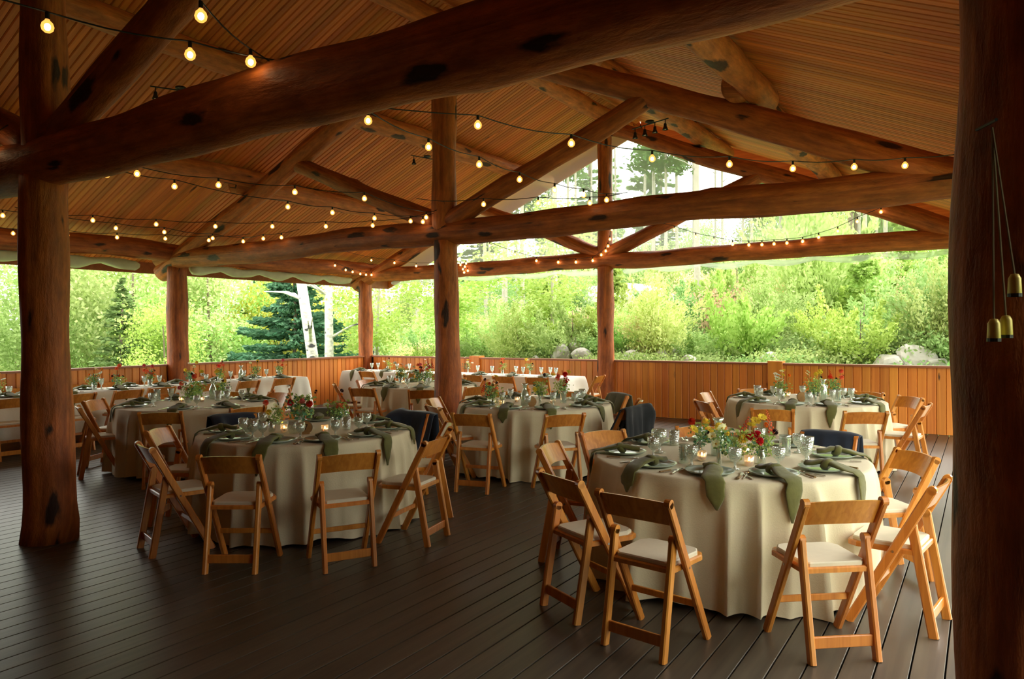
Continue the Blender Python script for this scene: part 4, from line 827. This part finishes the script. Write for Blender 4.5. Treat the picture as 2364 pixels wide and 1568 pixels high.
# ------------------------------------------------------------------ woodland
def crown_pts(rg, n, clumps, R_, z0, z1, cr=.8, hollow=.0):
    """leaf positions gathered in clumps filling an ellipsoid"""
    C = rg.normal(size=(clumps, 3)); C /= np.linalg.norm(C, axis=1)[:, None]; C *= rg.uniform(.35, 1, clumps)[:, None]**.5
    C[:, 0] *= R_; C[:, 1] *= R_; C[:, 2] = (z0+z1)/2+C[:, 2]*(z1-z0)/2
    k = rg.randint(0, clumps, n); P = C[k]+rg.normal(size=(n, 3))*cr*np.array([.42, .42, .30]); return P
def trunk_mesh(h, r, seed, mat, lean=0.0, branches=0, br_len=1.2, uv=False):
    rg = random.Random(seed); m = MB(); pts = [(lean*h*s+.05*math.sin(s*5+seed), .05*math.sin(s*4+seed*2), -.4+(h+.4)*s) for s in [i/8 for i in range(9)]]
    m.tube(pts, [r*(1-.55*i/8) for i in range(9)], 9)
    for b in range(branches):
        s = rg.uniform(.25, .95); p = Vector(pts[int(s*8)]); a = rg.uniform(0, 6.28); l = br_len*(1.2-s)*rg.uniform(.7, 1.3); q = p+Vector((math.cos(a)*l, math.sin(a)*l, l*.35)); m.tube([p, p.lerp(q, .5)+Vector((0, 0, .08)), q], [r*.25, r*.15, r*.06], 4)
    me = m.mesh('trunk', mat, True)
    if uv:
        uvl = me.uv_layers.new(name='UVMap'); co = np.array([v.co[:] for v in me.vertices]); li = np.zeros(len(me.loops), dtype=np.int32); me.loops.foreach_get('vertex_index', li)
        an = np.arctan2(co[:, 1]-.05, co[:, 0]-lean*co[:, 2]); uvl.data.foreach_set('uv', np.stack([an*.35, co[:, 2]*1.3], -1)[li].astype(np.float32).ravel())
    return me
def conifer(seed, h, R_, n, mat, size=.10, tiers=16, droop=.25, z0=.0, sparse=1.0):
    rg = np.random.RandomState(seed); P = []; D = []
    nb = int(tiers*9*sparse)
    for b in range(nb):
        t = rg.uniform(0, 1)**1.15; tt = round(t*tiers)/tiers; z = z0+(h-z0)*(tt*.35+t*.65)+rg.normal()*.05; L_ = R_*(1-tt)**.85*rg.uniform(.75, 1.1)+.05; a = rg.uniform(0, 6.28); k = int(n/nb*(.4+L_/R_))
        s = rg.uniform(.12, 1, k)**.8; x = np.cos(a)*L_*s; y = np.sin(a)*L_*s; zz_ = z-droop*L_*s+.18*L_*s**2
        wd = .16*L_*(1.1-s); pr = rg.normal(size=k)*wd
        P.append(np.stack([x-np.sin(a)*pr, y+np.cos(a)*pr, zz_+rg.normal(size=k)*.03], -1)); D.append(np.tile([np.cos(a), np.sin(a), -.1], (k, 1)))
    return leaves(np.concatenate(P), size, 2.2, mat, rg, name='foliage', flat=.5, dirs=np.concatenate(D))
def shoots(seed, n, ns, R_, h, mat, size, asp=1.6, spread=.11, tilt=.75):
    rg = np.random.RandomState(seed); P = []; D = []
    for i in range(ns):
        a = rg.uniform(0, 6.28); t = tilt*rg.uniform(0, 1)**.7; L_ = h*rg.uniform(.45, 1.1)*(1-.25*t); d = np.array([np.sin(t)*np.cos(a)*R_*1.2, np.sin(t)*np.sin(a)*R_*1.2, np.cos(t)]); k = int(n/ns*L_/h*1.3); s = rg.uniform(.12, 1, k)**.75
        base = np.array([rg.normal()*R_*.22, rg.normal()*R_*.22, 0]); sp = (spread*(1.25-s))[:, None]*h*.75
        P.append(base+d*(L_*s)[:, None]+np.array([0, 0, -1])*(.10*L_*(s**2)*t)[:, None]+rg.normal(size=(k, 3))*sp); D.append(np.tile(d*.6, (k, 1)))
    return leaves(np.concatenate(P), size, asp, mat, rg, dirs=np.concatenate(D))
def rs(s): return np.random.RandomState(s)
def ball(seed, n, cl, R_, z0, z1, mat, size, cr=.8, asp=1.5): g = rs(seed); return leaves(crown_pts(g, n, cl, R_, z0, z1, cr), size, asp, mat, g)
SH = dict(
 shrubA=shoots(1, 5200, 30, 1.0, 1.9, 'fresh', .066, 1.4), shrubB=shoots(2, 8500, 70, .9, 2.5, 'light', .048, 2.2, .09), shrubC=shoots(3, 6500, 45, 1.2, 1.6, 'mid', .056, 1.5, .12, .95),
 pinkb=ball(4, 2600, 18, .8, .1, 1.3, 'pink', .055, .5), gold=ball(5, 5200, 30, 1.7, .3, 4.2, 'gold', .075, .8), bigA=ball(6, 11000, 60, 2.3, .2, 6.2, 'light', .085, 1.0, 1.8), bigB=ball(7, 10000, 55, 2.2, .3, 6.8, 'mid', .09, 1.0), bigC=ball(8, 9000, 50, 2.1, .3, 5.8, 'fresh', .095, 1.0),
 aspen=ball(9, 5200, 26, 2.0, 2.4, 8.5, 'fresh', .11, .9, 1.2), high=ball(10, 4200, 26, 1.7, 8.5, 15.5, 'pine', .17, 1.0, 2.0), weeds=ball(11, 2600, 40, 1.4, -.05, .45, 'mid', .055, .45, 2.0))
CF = dict(spruce=conifer(1, 5.0, 2.6, 26000, 'spruce', .085, 22, .18, sparse=1.3), sapling=conifer(2, 2.8, .8, 3200, 'fresh', .075, 11, .05), pineY=conifer(3, 5.5, 1.3, 6500, 'pine', .09, 16, .1), tallpine=conifer(4, 17, 2.3, 8500, 'pine', .20, 26, .3, 6.0, .55), midspruce=conifer(5, 9, 2.3, 15000, 'spruce', .14, 20))
for d_ in (SH, CF):
    for k_, me in d_.items(): me.name = 'foliage'
TRK = dict(birch=trunk_mesh(8, .15, 1, M['barkw'], 0, 10, 1.4, True), slim=trunk_mesh(7, .07, 2, M['paleb'], .02, 8, 1.0), pine=trunk_mesh(17, .19, 3, M['bark'], 0, 14, 1.0), shrub=trunk_mesh(1.3, .025, 4, M['bark'], .05, 6, .9), young=trunk_mesh(4.6, .07, 5, M['bark'], 0, 0), aspen=trunk_mesh(15, .12, 6, M['paleb'], .01, 8, 1.2))
def plant(name, x, y, fo, tr, label, cat, group, s=1.0, sz=None, rz=None, z=None, lean=None):
    t = bpy.data.objects.new(name, None); COL.objects.link(t); t.location = (x, y, Hf(x, y) if z is None else z); t.rotation_euler = (lean[0] if lean else 0, lean[1] if lean else 0, rnd.uniform(0, 6.28) if rz is None else rz); t.scale = (s, s, sz or s)
    tag(t, label, cat, group)
    if tr: put('trunk', tr, t)
    if fo: put('foliage', fo, t)
    return t
def vis(x, y, margin=8):
    dx, dy = x-12.579, y+13.088; f = -.5424*dx+.8401*dy; r_ = .8401*dx+.5424*dy
    return f > 3 and abs(r_) < f*.72+margin*.35
# hand-placed trees
plant('birch_tree', -2.25, .35, None, TRK['birch'], 'thick white birch trunk leaning left just beyond the left railing', 'tree', None, 1.15, 1.1, .3, lean=(0, R(-7)))
plant('birch_tree', -3.0, 1.45, None, TRK['birch'], 'straight white birch trunk right of the leaning one', 'tree', None, .95, 1.15, 1.5)
plant('birch_tree', -3.55, 4.0, None, TRK['birch'], 'slender dark-knotted birch trunk just right of the far corner post', 'tree', None, .75, 1.2, 2.5)
plant('birch_tree', -1.4, 9.2, None, TRK['slim'], 'thin pale trunk leaning beside the centre log post', 'tree', None, 1.3, 1.3, 1.0)
plant('spruce_tree', -5.3, 2.2, CF['spruce'], TRK['young'], 'blue green spruce behind the left railing beside the birches', 'tree', None, 1.0, .92, .4)
plant('spruce_tree', -9.2, 4.6, CF['midspruce'], TRK['pine'], 'taller blue green spruce rising behind the golden tree', 'tree', None, .9, .62, .4)
plant('golden_tree', -7.6, 3.9, SH['gold'], TRK['young'], 'yellowing tree above the spruce beyond the left railing', 'tree', None, 1.0, 1.25, 1.0)
BT = 'broadleaf trees beyond the railings'
for x, y, k, s, lab in ((-10.6, .2, 'bigA', 1.0, 'pale green willow beyond left railing, left of the log post'), (-13.5, 2.8, 'bigA', 1.15, 'tall pale willow at the back left of the log post'), (-9.4, 2.1, 'bigA', .9, 'pale green willow directly right of the left log post'), (-12.3, -1.9, 'bigB', .85, 'dark feathery tree beside the dark near post'), (-7.7, -.6, 'bigC', .55, 'bright green bush low beyond the left railing'), (-16, -1.0, 'bigB', 1.0, 'bushy tree seen right of the dark near post'), (-18.5, -4.6, 'bigC', .62, 'low round tree at the far left edge'), (-17.5, 4.5, 'bigC', 1.2, 'broad green tree behind the willows at left')):
    plant('broadleaf_tree', x, y, SH[k], TRK['young'], lab, 'tree', BT, s)
plant('pine_tree', -10.3, -5.6, CF['midspruce'], TRK['pine'], 'dark spruce branches poking in at the far left edge', 'tree', None, .8, 1.0)
plant('pine_sapling', -8.8, -1.2, CF['pineY'], TRK['young'], 'young pine before the willows beyond the left railing', 'tree', None, .95, .72)
plant('pine_sapling', -11.2, -4.3, CF['pineY'], TRK['young'], 'young pine left of the dark near post', 'tree', None, .8, .6)
# foreground saplings right side
for x, y, k, s, sz, lab in ((9.6, 5.1, 'shrubA', .65, .9, 'bright green sapling rising beside the square newel post'), (7.6, 5.0, 'shrubA', 1.0, 1.25, 'bright leafy shrub right of the king post'), (6.2, 9.3, 'shrubA', 1.1, 1.5, 'tall bright shrub between king post and newel'), (3.9, 5.2, 'shrubA', .9, 1.0, 'bright shrub left of the king post'), (5.2, 4.6, 'pinkb', .8, .8, 'dry pinkish shrub low behind the railing left of king post'), (6.6, 7.6, 'pinkb', 1.1, 1.1, 'dry pinkish shrub right of the king post'), (8.6, 8.9, 'shrubB', 1.5, 2.0, 'tall silvery willow bush in the right half of the opening'), (11.7, 5.6, 'shrubB', 1.1, .9, 'silvery willow bush by the boulders at right')):
    plant('shrub', x, y, SH[k], TRK['shrub'], lab, 'shrub', None, s, sz)
for x, y, s, lab in ((9.9, 8.5, 1.0, 'young pine with open whorls at the right of the opening'), (10.6, 10.5, 1.3, 'yellow green young pine behind the willow bush'), (11.6, 7.4, .7, 'small pine sapling right of the willow bush'), (2.6, 8.4, 1.0, 'small pine sapling in the middle opening'), (1.4, 6.2, .8, 'small pine sapling near the middle of the back railing')):
    plant('pine_sapling', x, y, CF['sapling'], TRK['shrub'], lab, 'tree', None, s)
plant('broadleaf_tree', 14.2, 7.2, SH['aspen'], TRK['slim'], 'leafy tree hanging into the top right of the opening', 'tree', BT, .9, .62)
plant('broadleaf_tree', -1.6, 5.0, SH['aspen'], TRK['slim'], 'leafy tree between corner post and centre post', 'tree', BT, .95, .62)
plant('broadleaf_tree', -2.6, 3.0, SH['aspen'], TRK['slim'], 'large-leaved tree just right of the white birches', 'tree', BT, .8, .60)
plant('broadleaf_tree', 1.9, 5.6, SH['aspen'], TRK['slim'], 'leafy tree just right of the centre post', 'tree', BT, .8, .55)
# scattered undergrowth and trees in growing distance bands
G = [('shrubs on the slope behind the railing', 'shrub on the green slope beyond the back railing'), ('bushy trees on the hillside', 'bushy tree on the wooded hillside'), ('tall pines on the hillside', 'tall pine standing in the hazy wood behind'), ('pale trunks in the wood', 'slender pale trunk in the wood behind')]
def scatter(n, xr, yr, f, seed, mind):
    rg = random.Random(seed); pts = []; tries = 0
    while len(pts) < n and tries < n*30:
        tries += 1; x = rg.uniform(*xr); y = rg.uniform(*yr)
        if not vis(x, y): continue
        if any((x-a)**2+(y-b)**2 < mind*mind for a, b in pts): continue
        pts.append((x, y)); f(x, y, rg)
def zone(x, y):
    dx, dy = x-12.579, y+13.088; f = -.5424*dx+.8401*dy; px = 1182+1685.6*(.8401*dx+.5424*dy)/f
    z = 'left of dark post' if px < 105 else 'between dark and left posts' if px < 410 else 'between left and corner posts' if px < 845 else 'between corner and centre posts' if px < 1030 else 'between centre and king posts' if px < 1400 else 'right of king post' if px < 1790 else 'right of newel post'
    r = 'nearest row' if f < 20 else 'second row' if f < 25 else 'third row' if f < 31 else 'far row' if f < 42 else 'farthest row'
    return '%s, %s' % (r, z)
LOOK = dict(shrubA='bright leafy shrub', shrubB='silvery willow shrub', shrubC='low green shrub', pinkb='dry pinkish shrub', bigA='pale willow tree', bigB='dense green tree', bigC='bright round tree')
def f_shrub(x, y, rg):
    if y < 3.6 or x < -1.6 and y < 3: return
    k = rg.choice(('shrubA', 'shrubB', 'shrubC', 'shrubC', 'shrubB', 'shrubA', 'pinkb')); s = rg.uniform(.6, 1.0)*(.7+min(y, 16)*.045); plant('shrub', x, y, SH[k], TRK['shrub'], LOOK[k]+' on the slope, '+zone(x, y), 'shrub', G[0][0], s, s*rg.uniform(.7, 1.1), rg.uniform(0, 6))
scatter(85, (-7, 18), (4.3, 11), f_shrub, 1, .85)
scatter(75, (-14, 20), (10, 20), f_shrub, 2, 1.3)
def f_bush(x, y, rg):
    k = rg.choice(('bigA', 'bigB', 'bigC', 'bigB')); s = rg.uniform(.45, .8)*(.62 if x > -8 and y < 30 else 1); plant('bushy_tree', x, y, SH[k], TRK['young'], LOOK[k]+', '+zone(x, y), 'tree', G[1][0], s, s*rg.uniform(.7, .95), rg.uniform(0, 6))
scatter(46, (-16, 24), (16, 34), f_bush, 3, 2.6)
scatter(40, (-45, -7), (4, 34), f_bush, 4, 3.2)
scatter(16, (-24, -12), (-9, 3), f_bush, 14, 3.0)
scatter(52, (-30, 30), (36, 66), lambda x, y, rg: plant('bushy_tree', x, y, SH['bigB'], TRK['young'], 'large hazy tree, '+zone(x, y), 'tree', G[1][0], rg.uniform(.9, 1.2), rg.uniform(.85, 1.2), rg.uniform(0, 6)), 5, 3.6)
scatter(13, (-22, 20), (24, 52), lambda x, y, rg: plant('pine_tree', x, y, CF['tallpine'], TRK['pine'], 'tall thin pine, '+zone(x, y), 'tree', G[2][0], rg.uniform(.7, 1.0), rg.uniform(.75, 1.1), rg.uniform(0, 6)), 6, 3.4)
scatter(46, (-12, 18), (11, 34), lambda x, y, rg: plant('pale_tree', x, y, SH['high'] if rg.random() < .12 else None, TRK['aspen'], 'slender pale trunk, '+zone(x, y), 'tree', G[3][0], rg.uniform(.6, 1.0), rg.uniform(.7, 1.0), rg.uniform(0, 6)), 7, 1.4)
for i in range(70):
    rg = random.Random(500+i); x = rg.uniform(-7, 17); y = rg.uniform(3.3, 7)
    plant('low_weeds', x, y, SH['weeds'], None, 'low weeds on the bank, '+zone(x, y), 'weeds', 'weeds behind the railing', rg.uniform(.6, 1.0))
for i, (x, y, s_) in enumerate(((23.5, -13.5, 1.0), (25.5, -7.5, .9), (24.5, -1.5, 1.0))):
    plant('broadleaf_tree', x, y, SH['bigB'], TRK['young'], 'unseen broad tree added to shade the right side, %s from the camera end' % ORD[i], 'tree', 'unseen shade trees along the right side', s_)  # out of view, added to cut low sky light on the near ceiling
# boulders on the bank
def boulder(seed):
    bm = bmesh.new(); bmesh.ops.create_icosphere(bm, subdivisions=3, radius=.5); rg = random.Random(seed); fr = [(Vector((rg.uniform(-1, 1), rg.uniform(-1, 1), rg.uniform(-1, 1))).normalized(), rg.uniform(.28, .42)) for _ in range(9)]
    for v in bm.verts:
        for n_, d in fr:
            e = v.co.dot(n_)-d
            if e > 0: v.co -= n_*e*.85
        v.co *= 1+.03*math.sin(v.co.x*17+v.co.y*11)
    me = bpy.data.meshes.new('boulder'); bm.to_mesh(me); bm.free(); me.materials.append(M['rock']); return me
BO = [boulder(s) for s in range(4)]
for i in range(84):
    rg = random.Random(900+i); x = rg.uniform(2.5, 15.5) if i < 74 else rg.uniform(-2, 3); y = rg.uniform(2.7, 4.3)+(.6 if x < 6 else 0); s = rg.uniform(.35, .85)
    tag(put('boulder', BO[i % 4], None, (x, y, Hf(x, y)+s*.16), (rg.uniform(0, 6), rg.uniform(0, 6), rg.uniform(0, 6)), (s, s*rg.uniform(.7, 1), s*rg.uniform(.5, .8))), 'pale granite boulder, '+zone(x, y), 'rock', 'boulders on the bank')
tag(put('boulder', BO[1], None, (1.0, 11.5, Hf(1.0, 11.5)+1.1), (0, 0, .6), (5.0, 2.2, 1.7)), 'large white rock outcrop glimpsed between centre post and king post', 'rock')

# labels shared by scattered things get their order from left to right
ORDW = 'first second third fourth fifth sixth seventh eighth ninth tenth eleventh twelfth thirteenth fourteenth fifteenth sixteenth seventeenth eighteenth nineteenth twentieth'.split()
ORDW += ['twenty-'+q for q in ORDW[:9]]+['thirtieth']+['thirty-'+q for q in ORDW[:9]]+['fortieth']+['forty-'+q for q in ORDW[:9]]+['fiftieth']+['fifty-'+q for q in ORDW[:9]]
by = {}
for o in bpy.data.objects:
    if o.parent is None and o.get('label') and o.get('group'): by.setdefault(o['label'], []).append(o)
for lb, os_ in by.items():
    if len(os_) < 2 or len(os_) > len(ORDW): continue
    def lat(o):
        dx, dy = o.location.x-12.579, o.location.y+13.088; return (.8401*dx+.5424*dy)/max(.1, -.5424*dx+.8401*dy)
    for i, o in enumerate(sorted(os_, key=lat)): o['label'] = lb+', %s from left' % ORDW[i]
